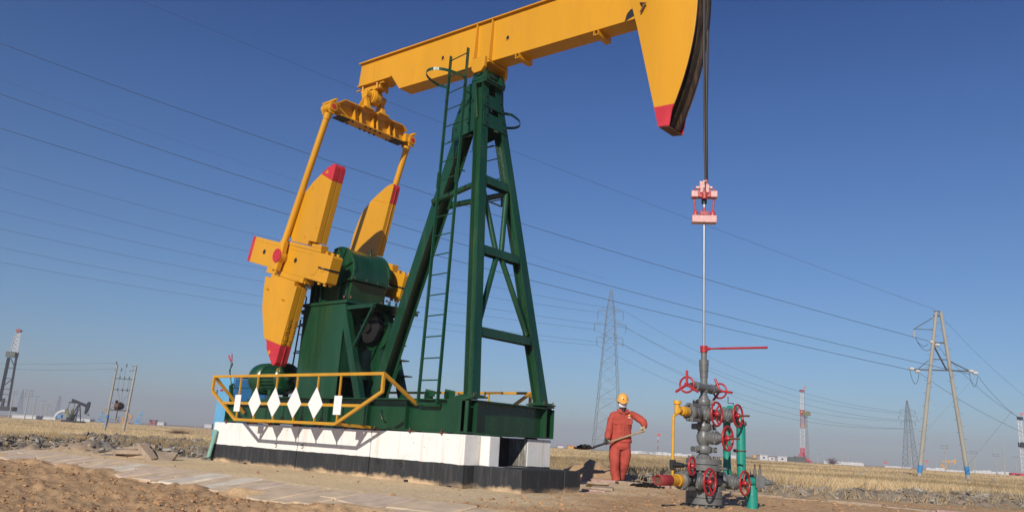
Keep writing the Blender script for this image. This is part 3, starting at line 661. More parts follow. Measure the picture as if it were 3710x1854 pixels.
# walking beam, tilted a little towards the well
th = -.0474
BX, BZ = -.98, PT+.40                               # pivot under the beam
def beam():
    bo = math.tan(th)
    zb = lambda x: 6.912+bo*x
    D = .775
    mb = MB(); h = .158
    prof = [(-4.44, zb(-4.44)+.325), (-3.44, zb(-3.44)+.325), (-3.17, zb(-3.17)), (2.16, zb(2.16)), (2.30, zb(2.3)+D), (-4.40, zb(-4.40)+D)]
    mb.prism(prof, -h, h); wb = mb.build('walking_beam', 'yellow', J, bevel=.004)
    mb = MB(); mb.prism([(-4.43, zb(-4.43)+D), (2.30, zb(2.30)+D), (2.30, zb(2.30)+D+.022), (-4.43, zb(-4.43)+D+.022)], -h-.055, h+.055); mb.prism([(-4.20, zb(-4.2)+D+.023), (-3.05, zb(-3.05)+D+.023), (-3.05, zb(-3.05)+D+.045), (-4.20, zb(-4.2)+D+.045)], -h-.03, h+.03)
    mb.build('top_flange', 'yellow', wb, bevel=.002)
    mb = MB()
    mb.prism([(-4.47, zb(-4.47)+.300), (-3.47, zb(-3.47)+.300), (-3.47, zb(-3.47)+.323), (-4.47, zb(-4.47)+.323)], -h-.012, h+.012)
    mb.build('tail_flange', 'yellow', wb, bevel=.002)
    # stiffener ribs above the pivot: near-side and far-side
    mb = MB()
    for x in (-1.16, -.80):
        for y in (-1, 1):
            mb.prism([(0, zb(x)-.0), (.09, zb(x)+.0), (.05, zb(x)+D-.002), (0, zb(x)+D-.002)], x-.01, x+.01, ex=Vector((0, y, 0)), ey=Vector((1, 0, 0)), org=Vector((0, y*h, 0)))
    for y in (-1, 1): mb.box(-3.99, -3.975, min(y*h, y*(h+.008)), max(y*h, y*(h+.008)), zb(-4)+.33, zb(-4)+.7)
    mb.build('stiffener', 'yellow', wb)
    # saddle: plate under the beam with lugs coming down over the bearing
    mb = MB(); mb.box(-1.18, -.78, -.235, .235, zb(-1)-.05, zb(-1)-.028)
    for y in (-1, 1):
        mb.prism([(-1.13, zb(-1)+.05), (-.83, zb(-1)+.05), (-.83, zb(-1)-.14), (-.90, zb(-1)-.22), (-1.06, zb(-1)-.22), (-1.13, zb(-1)-.14)], y*.27-.035, y*.27+.035)
    mb.build('saddle_plate', 'yellow', wb, bevel=.006)
    # holes and drain boxes
    mb = MB()
    for (px, py) in ((1605, 211), (1840, 138)):
        p = PY(px, py, -h); mb.torus(p+Vector((0, -.002, 0)), (0, 1, 0), .042, .008, 20, 6)
    mb.build('lifting_hole_rim', 'yellow', wb)
    mb = MB()
    for (px, py) in ((1605, 211), (1840, 138)):
        p = PY(px, py, -h); mb.tube(p+Vector((0, -.003, 0)), p+Vector((0, -.001, 0)), .036, 20)
    p = PY(2297, 55, -h); mb.prism([(-.16, -.06), (.0, -.02), (.0, .11), (-.06, .11), (-.12, .06)], -.003, -.001, org=Vector((p.x-.0, -h, p.z)))
    mb.build('lifting_hole', 'black', wb)
    for px, py in ((1875, 200), (2160, 115)):
        p = PY(px, py, -h); x = p.x; z = zb(x)
        mb = MB()
        mb.box(x-.045, x-.035, -h-.01, h+.03, z-.085, z-.001); mb.box(x+.035, x+.045, -h-.01, h+.03, z-.085, z-.001); mb.box(x-.034, x+.034, -h-.01, h+.03, z-.085, z-.075)
        mb.build('cross_tube', 'yellow', wb)
    # tail bearing under the beam
    tx, tz = -4.10, 7.16
    mb = MB(); mb.stepped((tx, -.10, tz), (0, 1, 0), [(0, .05, .15, .17), (.05, .15, .17, .17), (.15, .20, .17, .15)], 28)
    mb.stepped((tx, -.125, tz), (0, 1, 0), [(0, .25, .11, .11)], 24)
    mb.box(tx-.24, tx+.27, -.10, .10, tz+.12, zb(tx)+.298)
    for sx in (-1, 1):
        for y in (-.13, .13): mb.tube((tx+sx*.22, y, zb(tx)+.18), (tx+sx*.22, y, zb(tx)+.40 if 0 else zb(tx)+.295), .022, 6); mb.tube((tx+sx*.22, y, zb(tx)+.15), (tx+sx*.22, y, zb(tx)+.19), .032, 6)
    for sx in (-1, 1): mb.tube((tx+sx*.30-.0, -.12, zb(tx)+.25), (tx+sx*.42, -.12, zb(tx)+.25), .018, 8); mb.tube((tx+sx*.33, .12, zb(tx)+.25), (tx+sx*.42, .12, zb(tx)+.25), .018, 8)
    mb.build('tail_bearing', 'yellow', wb, bevel=.003)
    mb = MB(); mb.tube((tx, -.235, tz), (tx, -.24, tz), .045, 20); mb.tube((tx, .24, tz), (tx, .235, tz), .045, 20); mb.build('pin_cap', 'red', wb)
    return zb
zb = beam()
def equalizer():
    x0, z0 = -4.13, 6.62
    mb = MB(); L = .86
    mb.box(x0-.006, x0+.006, -L, L, z0-.12, z0+.14)
    mb.prism([(-L, z0+.12), (-L+.12, z0+.21), (L-.12, z0+.21), (L, z0+.12), (L-.02, z0+.10), (L-.13, z0+.185), (-L+.13, z0+.185), (-L+.02, z0+.10)], x0-.13, x0+.13, ex=Vector((0, 1, 0)), ey=Vector((1, 0, 0)))
    mb.box(x0-.13, x0+.13, -L+.06, L-.06, z0-.145, z0-.121)
    eq = mb.build('equalizer', 'yellow', J, bevel=.003)
    mb = MB()
    for y in (-.46, -.30, 0.0, .11, .42, .56):
        for sx in (-1, 1): mb.prism([(0.006, z0-.12), (.12, z0-.12), (.085, z0+.05), (.05, z0+.184), (0.006, z0+.184)], y-.006, y+.006, ex=Vector((sx, 0, 0)), org=Vector((x0, 0, 0)))
    mb.build('stiffener', 'yellow', eq)
    # bearing yokes on top
    mb = MB(); tz = 7.16
    for y in (-.19, .19):
        mb.prism([(-.13, z0+.245), (.13, z0+.245), (.065, z0+.42), (.075, tz), (.05, tz+.075), (-.05, tz+.075), (-.075, tz), (-.065, z0+.42)], y-.045, y+.045, org=Vector((x0+.02, 0, 0)))
        mb.tube((x0+.03, y-.055, tz), (x0+.03, y+.055, tz), .088, 20)
        mb.box(x0-.15, x0+.17, y-.13, y+.13, z0+.212, z0+.245)
        sg = 1 if y > 0 else -1
        mb.prism([(0, z0+.246), (.12, z0+.246), (0, z0+.5)], x0+.01, x0+.03, ex=Vector((0, sg, 0)), ey=Vector((1, 0, 0)), org=Vector((0, y+sg*.045, 0)))
    mb.build('bearing_yoke', 'yellow', eq, bevel=.004)
    mb = MB()
    for y in (-.62, -.5, -.18, -.06, .06, .18, .5, .62):
        for sx in (-.09, .09): mb.tube((x0+sx, y, z0-.165), (x0+sx, y, z0-.146), .02, 6)
    for y in (-.7, .7): mb.box(x0-.12, x0+.12, y-.14, y+.14, z0-.155, z0-.146)
    mb.build('bolt', 'black', eq)
    # end pins
    for y in (-1, 1):
        mb = MB(); yy = y*1.0; mb.tube((x0-.15, yy, z0-.04), (x0+.15, yy, z0-.04), .085, 20)
        mb.box(x0-.11, x0+.11, min(y*.84, yy), max(y*.84, yy), z0-.10, z0+.07)
        for sx in (-.10, .10): mb.prism([(-.085, -.02), (-.06, .09), (.0, .12), (.06, .09), (.085, -.02), (.06, -.13), (-.06, -.13)], -.015, .015, org=Vector((x0+sx, yy, z0-.04)), ex=Vector((0, 1, 0)), ey=Vector((1, 0, 0)))
        mb.tube((x0-.20, yy-y*.0, z0+.085), (x0+.21, yy, z0+.085), .028, 10)
        mb.build('end_pin', 'yellow', eq, bevel=.003)
        mb = MB(); mb.tube((x0+.151, yy, z0-.04), (x0+.156, yy, z0-.04), .05, 18); mb.build('pin_cap', 'red', eq)
equalizer()

# cranks, counterweights, pitmans
SX, SZ = -4.09, 3.51; CA = math.radians(165.3)
EU = Vector((math.cos(CA), 0, math.sin(CA))); EV = Vector((EU.z, 0, -EU.x))
if EV.z < 0: EV = -EV
SO = Vector((SX, 0, SZ))
def uvp(u, v, y): return SO+EU*u+EV*v+Vector((0, y, 0))
def crank(s):
    yi, yo = s*.74, s*.96
    def pr(mb, poly, a, b): mb.prism(poly, a, b, org=SO, ex=EU, ez=EV)
    mb = MB(); pr(mb, [(-.49, -.20), (-.46, -.23), (2.19, -.23), (2.19, .28), (-.46, .28), (-.49, .25)], yi, yo)
    # raised flange ridge along both edges
    pr(mb, [(.15, .21), (2.1, .21), (2.1, .235), (.15, .235)], yo, yo+s*.006)
    mb2 = MB()
    ck = mb.build('crank', 'yellow', J, bevel=.02)
    mb = MB(); pr(mb, [(2.192, -.23), (2.30, -.23), (2.30, .28), (2.192, .28)], yi, yo); mb.build('crank_tip', 'red', ck, bevel=.01)
    mb = MB()
    pr(mb, [(-.10, .282), (1.03, .282), (1.03, .345), (-.10, .345)], yi-s*.01, yo+s*.012)
    pr(mb, [(-.02, .346), (.28, .346), (.28, .42), (-.02, .42)], yi+s*.03, yo-s*.03)
    pr(mb, [(.2, -.336), (1.48, -.336), (1.48, -.232), (.2, -.232)], yi-s*.01, yo+s*.012)
    mb.build('weight_rail', 'yellow', ck, bevel=.008)
    mb = MB(); pr(mb, [(-.4, -.22), (.02, -.22), (.17, -.12), (.19, .05), (.10, .17), (-.04, .22)], yo, yo+s*.005)
    mb.tube(SO+Vector((0, yo, 0)), SO+Vector((0, yo+s*.012, 0)), .15, 28)
    for a in (.7, 2.2, 3.8, 5.3): mb.tube(uvp(-.3+.04*math.cos(a), .0+.04*math.sin(a), yo), uvp(-.3+.04*math.cos(a), .04*math.sin(a), yo+s*.01), .015, 8)
    mb.build('hub_plate', 'yellow', ck, bevel=.003)
    # split of the clamp end, bolt nuts, pin holes
    mb = MB(); pr(mb, [(-.497, .0), (-.12, .0), (-.12, .035), (-.497, .035)], yi-s*.003, yo+s*.0065)
    for u in (.62, 1.75): mb.tube(uvp(u, .03, yo), uvp(u, .03, yo+s*.002), .048, 18)
    mb.build('clamp_gap', 'black', ck)
    mb = MB()
    for u in (-.40, -.22):
        for yk in (.25, .75):
            y = yi+(yo-yi)*yk; mb.tube(uvp(u, .28, y), uvp(u, .325, y), .034, 6); mb.tube(uvp(u, -.23, y), uvp(u, -.275, y), .034, 6)
    for u in (.12, .35, .9): mb.tube(uvp(u, -.33, yo), uvp(u, -.30, yo+s*.02), .022, 6)
    mb.build('clamp_bolt', 'yellow', ck)
    # counterweights
    up = [(.10, .44), (.34, .44), (.34, .36), (.90, .36), (.90, .42), (1.0, .42), (1.01, .75), (.95, 1.1), (.89, 1.29), (.70, 1.53), (.49, 1.72), (.38, 1.82), (.25, 1.90), (.17, 1.92), (.13, 1.86)]
    lo = [(.32, -.42), (.42, -.42), (.42, -.34), (1.24, -.34), (1.24, -.41), (1.44, -.41), (1.37, -.68), (1.27, -.97), (1.08, -1.28), (.93, -1.50), (.81, -1.55), (.74, -1.68), (.45, -1.90), (.38, -1.91), (.33, -1.84)]
    for poly, cut, nm in ((up, 1.60, 1), (lo, -1.52, -1)):
        q = poly if s < 0 or nm < 0 else [(u+.44, v+.08) for u, v in poly]
        if s > 0 and nm > 0: cut += .0
        def clip(poly, cond, lim):
            out = []
            for i in range(len(poly)):
                a, b = poly[i], poly[(i+1) % len(poly)]; fa, fb = cond(a), cond(b)
                if fa >= 0: out.append(a)
                if fa*fb < 0: t = fa/(fa-fb); out.append((a[0]+(b[0]-a[0])*t, a[1]+(b[1]-a[1])*t))
            return out
        fn = (lambda p: (cut+.25*(p[0]-.13 if s < 0 else 0)) - p[1]) if nm > 0 else (lambda p: p[1]-(cut+.0*(p[0]-.3)))
        body = clip(q, fn, 0); tip = clip(q, lambda p: -fn(p), 0)
        y0, y1 = s*.745, (-.985 if s < 0 else .93); ym = (y0+y1)/2
        mb = MB(); pr(mb, body, y0, ym-s*.006); pr(mb, body, ym+s*.006, y1)
        inner = [(u*.97+.02 if 0 else u+(.012 if u < .5 else -.012), v) for u, v in body]; pr(mb, inner, ym-s*.006, ym+s*.006)
        cwt = mb.build('counterweight', 'yellow', J, bevel=.012)
        if s > 0 and nm > 0: mb = MB(); pr(mb, tip, y0, y0+.02); mb.build('unpainted_tip_face', 'yellow', cwt, bevel=.004); y0 += .0205
        mb = MB(); pr(mb, tip, y0, ym-s*.006); pr(mb, tip, ym+s*.006, y1); pr(mb, [(u+.012*(1 if u < .3 else -1), v-.012) for u, v in tip], ym-s*.006, ym+s*.006); mb.build('red_tip', 'red', cwt, bevel=.012)
        mb = MB(); du = .44 if (s > 0 and nm > 0) else 0
        pts = ((.66+du, 1.42), (.34+du, 1.74), (.22+du, .72), (.50+du, .50)) if nm > 0 else ((1.2, -.62), (.6, -.72), (.62, -1.72))
        for (u, v) in pts: mb.torus(uvp(u, v, y1), (0, 1, 0), .026, .011, 14, 6)
        if nm < 0: 
            for (u, v) in pts[:2]: mb.tube(uvp(u, v, y1), uvp(u+.02, v, y1+s*.05), .014, 6)
            mb.torus(uvp(.36, -1.98, ym), (1, 0, 0), .03, .008, 14, 6)
        mb.build('lifting_eye', 'yellow' if nm > 0 else 'yellow', cwt)
        # cast marks in relief down the edge of the slab (unreadable in the photograph)
        mb = MB(); rr = random.Random(5+nm); v0 = 1.0 if nm > 0 else -1.46
        for yk in (ym-s*.062, ym+s*.062):
            for i in range(9):
                v = v0+i*.052; ub = (.118 if nm > 0 else .325)+(du if nm > 0 else 0)
                if nm > 0: ub += (v-.44)/(1.86-.44)*.03
                for k in range(2): mb.obox(uvp(ub-.004, v+rr.uniform(-.012, .012), yk+rr.uniform(-.015, .015)), EU, (0, 1, 0), EV, .012, rr.choice((.05, .012)), rr.choice((.01, .035)))
        mb.build('cast_marks', 'yellow', cwt, split=False)
    # pitman arm
    pin = Vector((-5.07, s*1.055, 3.80)); top = Vector((-4.13, s*1.0, 6.50))
    mb = MB(); d = (top-pin).normalized(); mb.tube(pin+d*.16, top-d*.02, .062, 16); mb.tube(top-d*.14, top-d*.02, .072, 16)
    pm = mb.build('pitman_arm', 'yellow', J)
    mb = MB(); xs = Vector((0, s, 0)).cross(d).normalized(); mb.prism([(-.10, -.27), (.10, -.27), (.10, .10), (.065, .30), (-.065, .30), (-.10, .10)], -.05, .05, org=pin, ex=xs, ez=d, ey=Vector((0, 1, 0)))
    mb.tube(pin-Vector((0, s*.09, 0)), pin+Vector((0, s*.045, 0)), .115, 22); mb.tube(pin-Vector((0, s*.05, 0)), pin+Vector((0, s*.06, 0)), .128, 22)
    for k in (-.06, .06): mb.tube(pin-d*.27+xs*k, pin-d*.31+xs*k, .022, 6)
    mb.build('pin_housing', 'yellow', pm, bevel=.012)
    mb = MB(); mb.tube(pin+Vector((0, s*.061, 0)), pin+Vector((0, s*.072, 0)), .132, 24)
    for k in range(6): a = k*PI/3; q = pin+Vector((math.cos(a)*.09, s*.072, math.sin(a)*.09)); mb.tube(q, q+Vector((0, s*.012, 0)), .012, 6)
    mb.build('pin_cover', 'red', pm)
for s in (-1, 1): crank(s)

# gear reducer on its pedestal
def gearbox():
    hw = .43; R = .475
    arc = [(SX+R*math.cos(a), SZ+R*math.sin(a)) for a in np.linspace(0, PI*.62, 16)]
    mb = MB()
    mb.prism([(SX+R, SZ-.02)]+arc+[(SX-.62, SZ+.18), (SX-1.02, SZ-.10), (SX-1.02, SZ-.14), (SX-R, SZ-.14), (SX+R, SZ-.14)], -hw, hw)
    gb = mb.build('gear_reducer', 'green', J, bevel=.03)
    for ye in (-hw, hw-.045):
        mb = MB(); o_ = [(SX+(R+.022)*math.cos(a), SZ+(R+.022)*math.sin(a)) for a in np.linspace(0, PI*.62, 18)]; i_ = [(SX+(R+.0005)*math.cos(a), SZ+(R+.0005)*math.sin(a)) for a in np.linspace(0, PI*.62, 18)]
        for q in range(17): mb.prism([o_[q], o_[q+1], i_[q+1], i_[q]], ye, ye+.045)
        mb.build('end_rib', 'green', gb)
    mb = MB(); mb.prism([(SX-.30, SZ+.40), (SX-1.0, SZ+.02), (SX-1.02, SZ+.04), (SX-.32, SZ+.43)], -hw-.02, hw+.02); mb.build('sloped_cover', 'black', gb)
    mb = MB()
    for y in (-1, 1):
        for a in (.35, 1.1, 1.8): mb.prism([(R*.45*math.cos(a)-.012, R*.45*math.sin(a)), (R*.45*math.cos(a)+.012, R*.45*math.sin(a)), (R*.96*math.cos(a)+.012, R*.96*math.sin(a)), (R*.96*math.cos(a)-.012, R*.96*math.sin(a))], y*hw-.001 if y > 0 else -hw-.035, y*hw+.035 if y > 0 else -hw+.001, org=Vector((SX, 0, SZ)))
    mb.build('casing_rib', 'green', gb)
    mb = MB(); mb.box(SX-1.12, SX+R+.05, -hw-.05, hw+.05, SZ-.175, SZ-.141); mb.build('split_flange', 'green', gb, bevel=.008)
    mb = MB(); mb.prism([(SX+R-.05, SZ-.176), (-4.84, SZ-.176), (-4.86, 2.96), (SX+R-.12, 2.96)], -hw+.03, hw-.03)
    # vertical ribs of the lower casing
    for x in (SX+.14, SX+.34, SX-.42, SX-.58, SX-.72):
        for y in (-1, 1): mb.box(x-.012, x+.012, min(y*(hw-.031), y*(hw+.03)), max(y*(hw-.031), y*(hw+.03)), 2.961, SZ-.18)
    mb.build('lower_casing', 'green', gb, bevel=.012)
    mb = MB()
    for y in (-1, 1):
        mb.tube((SX, y*(hw-.02), SZ-.05), (SX, y*(hw+.18), SZ-.05), .18, 24); mb.tube((SX, y*(hw+.14), SZ), (SX, y*.76, SZ), .085, 20)
        mb.box(SX-.24, SX+.24, min(y*(hw+.001), y*(hw+.16)), max(y*(hw+.001), y*(hw+.16)), SZ-.22, SZ+.13)
        mb.prism([(SX+.02, SZ+.131), (SX+.05, SZ+.44), (SX+.07, SZ+.44), (SX+.2, SZ+.131)], y*(hw+.0), y*(hw+.08))
    mb.build('bearing_housing', 'green', gb, bevel=.02)
    mb = MB()
    for y in (-1, 1):
        for x in np.linspace(SX-.95, SX+R, 8): mb.tube((x, y*(hw+.025), SZ-.185), (x, y*(hw+.025), SZ-.125), .016, 6)
    for y in np.linspace(-.4, .4, 4): mb.tube((SX+R+.025, y, SZ-.185), (SX+R+.025, y, SZ-.12), .016, 6)
    for q in ((SX+.36, -.49), (SX+.46, -.42), (SX+.46, .3)): mb.tube((q[0], q[1], 3.0), (q[0], q[1], 3.045), .022, 6)
    mb.build('bolt', 'rust', gb)
    mb = MB(); p = Vector((SX+.22, .12, SZ+R-.06)); mb.tube(p-Vector((0, 0, .03)), p+Vector((0, 0, .05)), .02, 8); mb.torus(p+Vector((0, 0, .085)), (1, .3, 0), .032, .01, 16, 6)
    mb.build('lifting_eye', 'green', gb)
    # pedestal
    mb = MB(); a = .53
    mb.box(-4.90, SX+.53, -a-.03, a+.03, 2.90, 2.958)
    XL, XR = -4.85, -3.62
    mb.prism([(XL, 2.899), (XR, 2.899), (XR-.02, ST+.001), (XL-.02, ST+.001)], -a, -a+.02); mb.prism([(XL, 2.899), (XR, 2.899), (XR-.02, ST+.001), (XL-.02, ST+.001)], a-.02, a)
    mb.prism([(-a+.021, 2.899), (a-.021, 2.899), (a-.021, ST+.001), (-a+.021, ST+.001)], -4.86, -4.84, ex=Vector((0, 1, 0)), ey=Vector((1, 0, 0)))
    mb.prism([(-a+.021, 2.899), (a-.021, 2.899), (a-.021, 1.6), (-a+.021, 1.6)], XR-.045, XR-.025, ex=Vector((0, 1, 0)), ey=Vector((1, 0, 0)))
    pd = mb.build('pedestal', 'green', J, bevel=.012)
    # raking braces and belt wheel bracket, brake drum
    mb = MB()
    for y in (-1, 1): mb.bar((SX+.42, y*.50, 2.86), (SX+1.10, y*.50, ST+.002), .15, .12, (0, 1, 0))
    mb.build('brace', 'green', pd, bevel=.004)
    mb = MB(); x = SX+.45
    mb.bar((x, -.50, 2.80), (x+.78, -.50, 2.80), .07, .05); mb.bar((x+.76, -.50, 2.78), (x+.26, -.50, 1.98), .05, .04)
    mb.box(x, x+.8, -.47, .55, 2.84, 2.86); mb.bar((x, .50, 2.80), (x+.78, .50, 2.80), .07, .05)
    for k in range(4): mb.tube((x+.70, -.1+.16*k, 2.861), (x+.70, -.1+.16*k, 2.95), .025, 8)
    mb.build('side_platform', 'green', pd)
    mb = MB(); mb.tube((-3.40, -.12, 2.50), (-3.40, -.04, 2.50), .27, 32); mb.tube((-3.40, -.18, 2.50), (-3.40, -.12, 2.50), .08, 16); mb.build('brake_wheel', 'black', pd)
    mb = MB(); mb.tube((-3.36, .02, 2.46), (-3.36, .14, 2.46), .36, 32); mb.box(-3.45, -3.20, .03, .13, ST+.01, 2.3); mb.build('belt_guard', 'green', pd)
    # access steps on the far-side brace
    mb = MB()
    for k in range(4): t = .12+k*.17; x = SX+1.10-.68*t; z = ST+1.66*t; mb.box(x+.02, x+.22, .42, .62, z, z+.02)
    mb.build('step', 'green', pd)
    # ladder behind the pedestal
    mb = MB(); xl = SX-1.42
    for y in (-.20, .06): mb.tube((xl-.05, y, ST), (xl+.10, y, 2.75), .016, 8)
    for k in range(5): z = ST+.3+k*.32; mb.tube((xl-.02+.03*k, -.20, z), (xl-.02+.03*k, .06, z), .011, 6)
    for z in (2.1, 2.62): mb.bar((xl+.0, -.2, z), (-4.87, -.2, z), .02, .03)
    mb.bar((xl, .06, 2.55), (-4.88, -.3, 1.9), .02, .03)
    mb.path([(-5.02, -.4, 2.62), (-5.02, -.4, 3.02), (-5.04, -.38, 3.12), (-5.10, -.36, 3.16)], .014, 6); mb.tube((-5.06, -.4, 2.84), (-4.90, -.4, 2.84), .05, 10); mb.box(-5.12, -4.87, -.42, -.36, 2.58, 2.62)
    mb.build('rear_ladder', 'green', pd)
gearbox()

# motor, brake levers
def motor():
    a, b = PY(908, 1345, -.42), PY(1064, 1345, -.42)
    c = Vector((-5.93, -.36, 1.585)); r = .305
    mb = MB(); mb.lathe(c+Vector((-.42, 0, 0)), (1, 0, 0), [(0, .06), (.0, r*.72), (.03, r*.86), (.08, r*.96), (.16, r), (.48, r), (.48, r*.93)], 30)
    mt = mb.build('motor', 'green', J)
    mb = MB(); mb.tube(c+Vector((.02, 0, 0)), c+Vector((.52, 0, 0)), r*.88, 28)
    for k in range(30):
        q = 2*PI*k/30; d = Vector((0, math.cos(q), math.sin(q))); mb.obox(c+Vector((.28, 0, 0))+d*r*.93, (1, 0, 0), d, Vector((1, 0, 0)).cross(d), .44, r*.13, .008)
    mb.lathe(c+Vector((.51, 0, 0)), (1, 0, 0), [(0, r*.95), (.05, r*.95), (.10, r*.5), (.10, .03), (.2, .03)], 28)
    mb.build('cooling_fins', 'green', mt)
    mb = MB(); mb.tube(c+Vector((-.421, 0, 0)), c+Vector((-.424, 0, 0)), r*.70, 24); mb.build('fan_grille', 'rust', mt)
    mb = MB(); mb.box(c.x-.42, c.x+.45, c.y-.20, c.y+.20, ST-.06, ST-.02)
    for x in (-.25, .3):
        for y in (-.17, .17): mb.box(c.x+x-.05, c.x+x+.05, c.y+y-.03, c.y+y+.03, ST-.019, c.z-r*.72)
    for y in (-.2, .2): mb.box(c.x-.5, c.x+.5, c.y+y-.04, c.y+y+.04, ST-.14, ST-.061)
    mb.build('slide_rail', 'green', mt)
    # small second casing behind
    lv = MB(); p = PY(838, 1480, -.80); q = PY(836, 1300, -.80)
    lv.bar(p, PY(838, 1395, -.80), .07, .05); lv.path([PY(838, 1395, -.80), PY(832, 1340, -.80), PY(842, 1320, -.80), q], .014, 8); lv.torus(PY(842, 1402, -.80), (0, 1, 0), .06, .02, 14, 6, 0, PI)
    lv.tube(PY(845, 1406, -.78), PY(1020, 1402, -.78), .009, 6)
    lv.path([PY(838, 1300, -.80), PY(834, 1355, -.80)], .007, 6)
    lo = lv.build('brake_lever', 'green', J)
    g = MB(); g.tube(PY(839, 1306, -.80), PY(840, 1281, -.80), .017, 8, .015); g.build('lever_grip', 'red', lo)
    g = MB(); g.tube(PY(835, 1308, -.82), PY(829, 1288, -.82), .011, 8, .015); g.build('lever_grip', 'red', lo)
motor()

# guard rails
def guard_rail(s):
    y = s*1.67
    xa, xb, xc, xd = -5.70, -1.06, -2.06, -4.83; zt_, zm_, zk, zb_ = 1.50, 1.29, 1.04, .765
    B = lambda mb, a, b: mb.bar(a, b, .045, .045)
    xm0 = xa+.12; mb = MB()
    pts = [(xa, zt_), (xb, zt_), (xb, 1.245), (xc, zb_), (xd, zb_), (xa, 1.245)]
    def miter(mb, pts, w=.022):
        n = len(pts); P2 = [Vector((p[0], p[1])) for p in pts]; outs = []; ins = []
        for i in range(n):
            a = (P2[i]-P2[i-1]).normalized(); b = (P2[(i+1) % n]-P2[i]).normalized(); na = Vector((-a.y, a.x)); nb = Vector((-b.y, b.x)); m = (na+nb).normalized(); k = w/max(.3, m.dot(na)); outs.append(P2[i]+m*k); ins.append(P2[i]-m*k)
        for i in range(n):
            j = (i+1) % n; mb.prism([tuple(outs[i]), tuple(outs[j]), tuple(ins[j]), tuple(ins[i])], y-.02, y+.02)
    miter(mb, pts)
    gr = mb.build('guard_rail', 'yellow_rail', J, bevel=.002, split=False)
    xl = xa+(zk-1.245)/(zb_-1.245)*(xd-xa); xr = xb+(zk-1.245)/(zb_-1.245)*(xc-xb)
    mb = MB(); mb.box(xl+.03, xr-.03, y-.012, y+.012, zk-.02, zk+.022); mb.build('mid_rail', 'yellow_rail', gr)
    # posts seen at the panel positions
    tops = [916, 940+2, 1010, 1084, 1163, 1242]
    ups = [(880, 851), (942, 913), (1010, 984), (1084, 1058), (1160, 1135), (1242, 1215)]
    xs = []
    for (t, b) in ups: xs.append((PY(t, 1365, -1.67).x, PY(b, 1520, -1.67).x))
    dia = [(927, 1449), (997, 1449), (1070, 1449), (1149, 1449)]
    mb = MB()
    for (x1, x0) in xs: xx = (x0+x1)/2; mb.box(xx-.0125, xx+.0125, y-.0115, y+.0115, zb_+.023, zt_-.023)
    mb.build('baluster', 'yellow_rail', gr)
    for i, (x1, x0) in enumerate(xs):
        xx = (x0+x1)/2; o = y+s*.016; mb = MB()
        if i in (0, 5): mb.prism([(xx-.09, .90), (xx+.09, .90), (xx+.09, 1.18), (xx-.09, 1.18)], o-.003, o+.003)
        else: mb.prism([(xx, .825), (xx+.19, 1.045), (xx, 1.31), (xx-.19, 1.045)], o-.003, o+.003)
        mb.build('white_plate', 'white', gr)
    mb = MB()
    B(mb, (xb, y+s*-.02, zt_-.01), (xb, s*.99, 1.12)); B(mb, (xa, y+s*-.02, zt_-.01), (xa, s*.99, .90))
    B(mb, (xc-.02, y-s*.02, zb_), (xc-.02, s*.985, .748)); B(mb, (xd+.02, y-s*.02, zb_), (xd+.02, s*.985, .748))
    mb.build('stay', 'yellow_rail', gr)
for s in (-1, 1): guard_rail(s)

# ladders with hoops
def ladder(s):
    a = [Vector((-.99, s*1.03, 1.14)), Vector((-.58, s*1.03, 1.14))]; b = [Vector((-1.51, s*.44, 7.12)), Vector((-1.10, s*.44, 7.16))]
    if s > 0: a = [Vector((-1.46, .62, 4.60)), Vector((-1.05, .62, 4.60))]; b = [Vector((-1.50, .44, 7.03)), Vector((-1.09, .44, 7.03))]
    mb = MB(); 
    for i in (0, 1): mb.bar(a[i], b[i], .05, .022, (1, 0, 0))
    ld = mb.build('ladder', 'green', J)
    mb = MB(); n = 18 if s < 0 else 7
    for k in range(n):
        t = .055+k*.93/(n-1)*(6.0/6.0)
        mb.tube(a[0].lerp(b[0], t), a[1].lerp(b[1], t), .010, 8)
    mb.build('rung', 'green', ld)
    mb = MB(); t = .895 if s < 0 else .70; p, q = a[0].lerp(b[0], t), a[1].lerp(b[1], t); c = (p+q)/2
    # hoop: flat band round the climber, on the outer side
    pts = []
    for i in range(25):
        f = PI*i/24; pts.append(c+Vector((-math.cos(f)*.30, s*(.02+.62*math.sin(f)**.8), 0)) + Vector((0, 0, 0)))
    pts = [p]+pts[1:-1]+[q]
    for i in range(len(pts)-1): mb.bar(pts[i], pts[i+1], .006, .05, (0, 0, 1))
    mb.build('safety_hoop', 'green', ld)
    if s > 0: mb = MB(); [mb.bar(q_, q_+Vector((0, -.36, 0)), .04, .012) for q_ in (a[0], a[1])]; mb.build('wall_bracket', 'green', ld); return
    mb = MB(); mb.box(-1.0, -.57, min(s*.99, s*1.06), max(s*.99, s*1.06), 1.115, 1.14)
    for x in (-.93, -.52): mb.box(x+.06, x+.075, min(s*.86, s*1.03), max(s*.86, s*1.03), ST+.001, ST+.10); mb.prism([(x+.0, ST+.03), (x+.2, ST+.03), (x+.2, ST+.11), (x, ST+.14)], s*.95-.004, s*.95+.004)
    mb.build('foot_bracket', 'green', ld)
    mb = MB()
    for i in (0, 1): t2 = .60; m_ = a[i].lerp(b[i], t2); d = (b[i]-a[i]).normalized(); mb.bar(m_-d*.14+Vector((0, s*.02, 0)), m_+d*.14+Vector((0, s*.02, 0)), .06, .014, (1, 0, 0))
    for (t3, z) in ((.86, 0), (.62, 0)):
        m_ = a[1].lerp(b[1], t3); mb.bar(m_, Vector((m_.x+.02, s*(abs(m_.y)-.14), m_.z)), .03, .012)
    mb.build('splice_plate', 'green', ld)
ladder(-1); ladder(1)

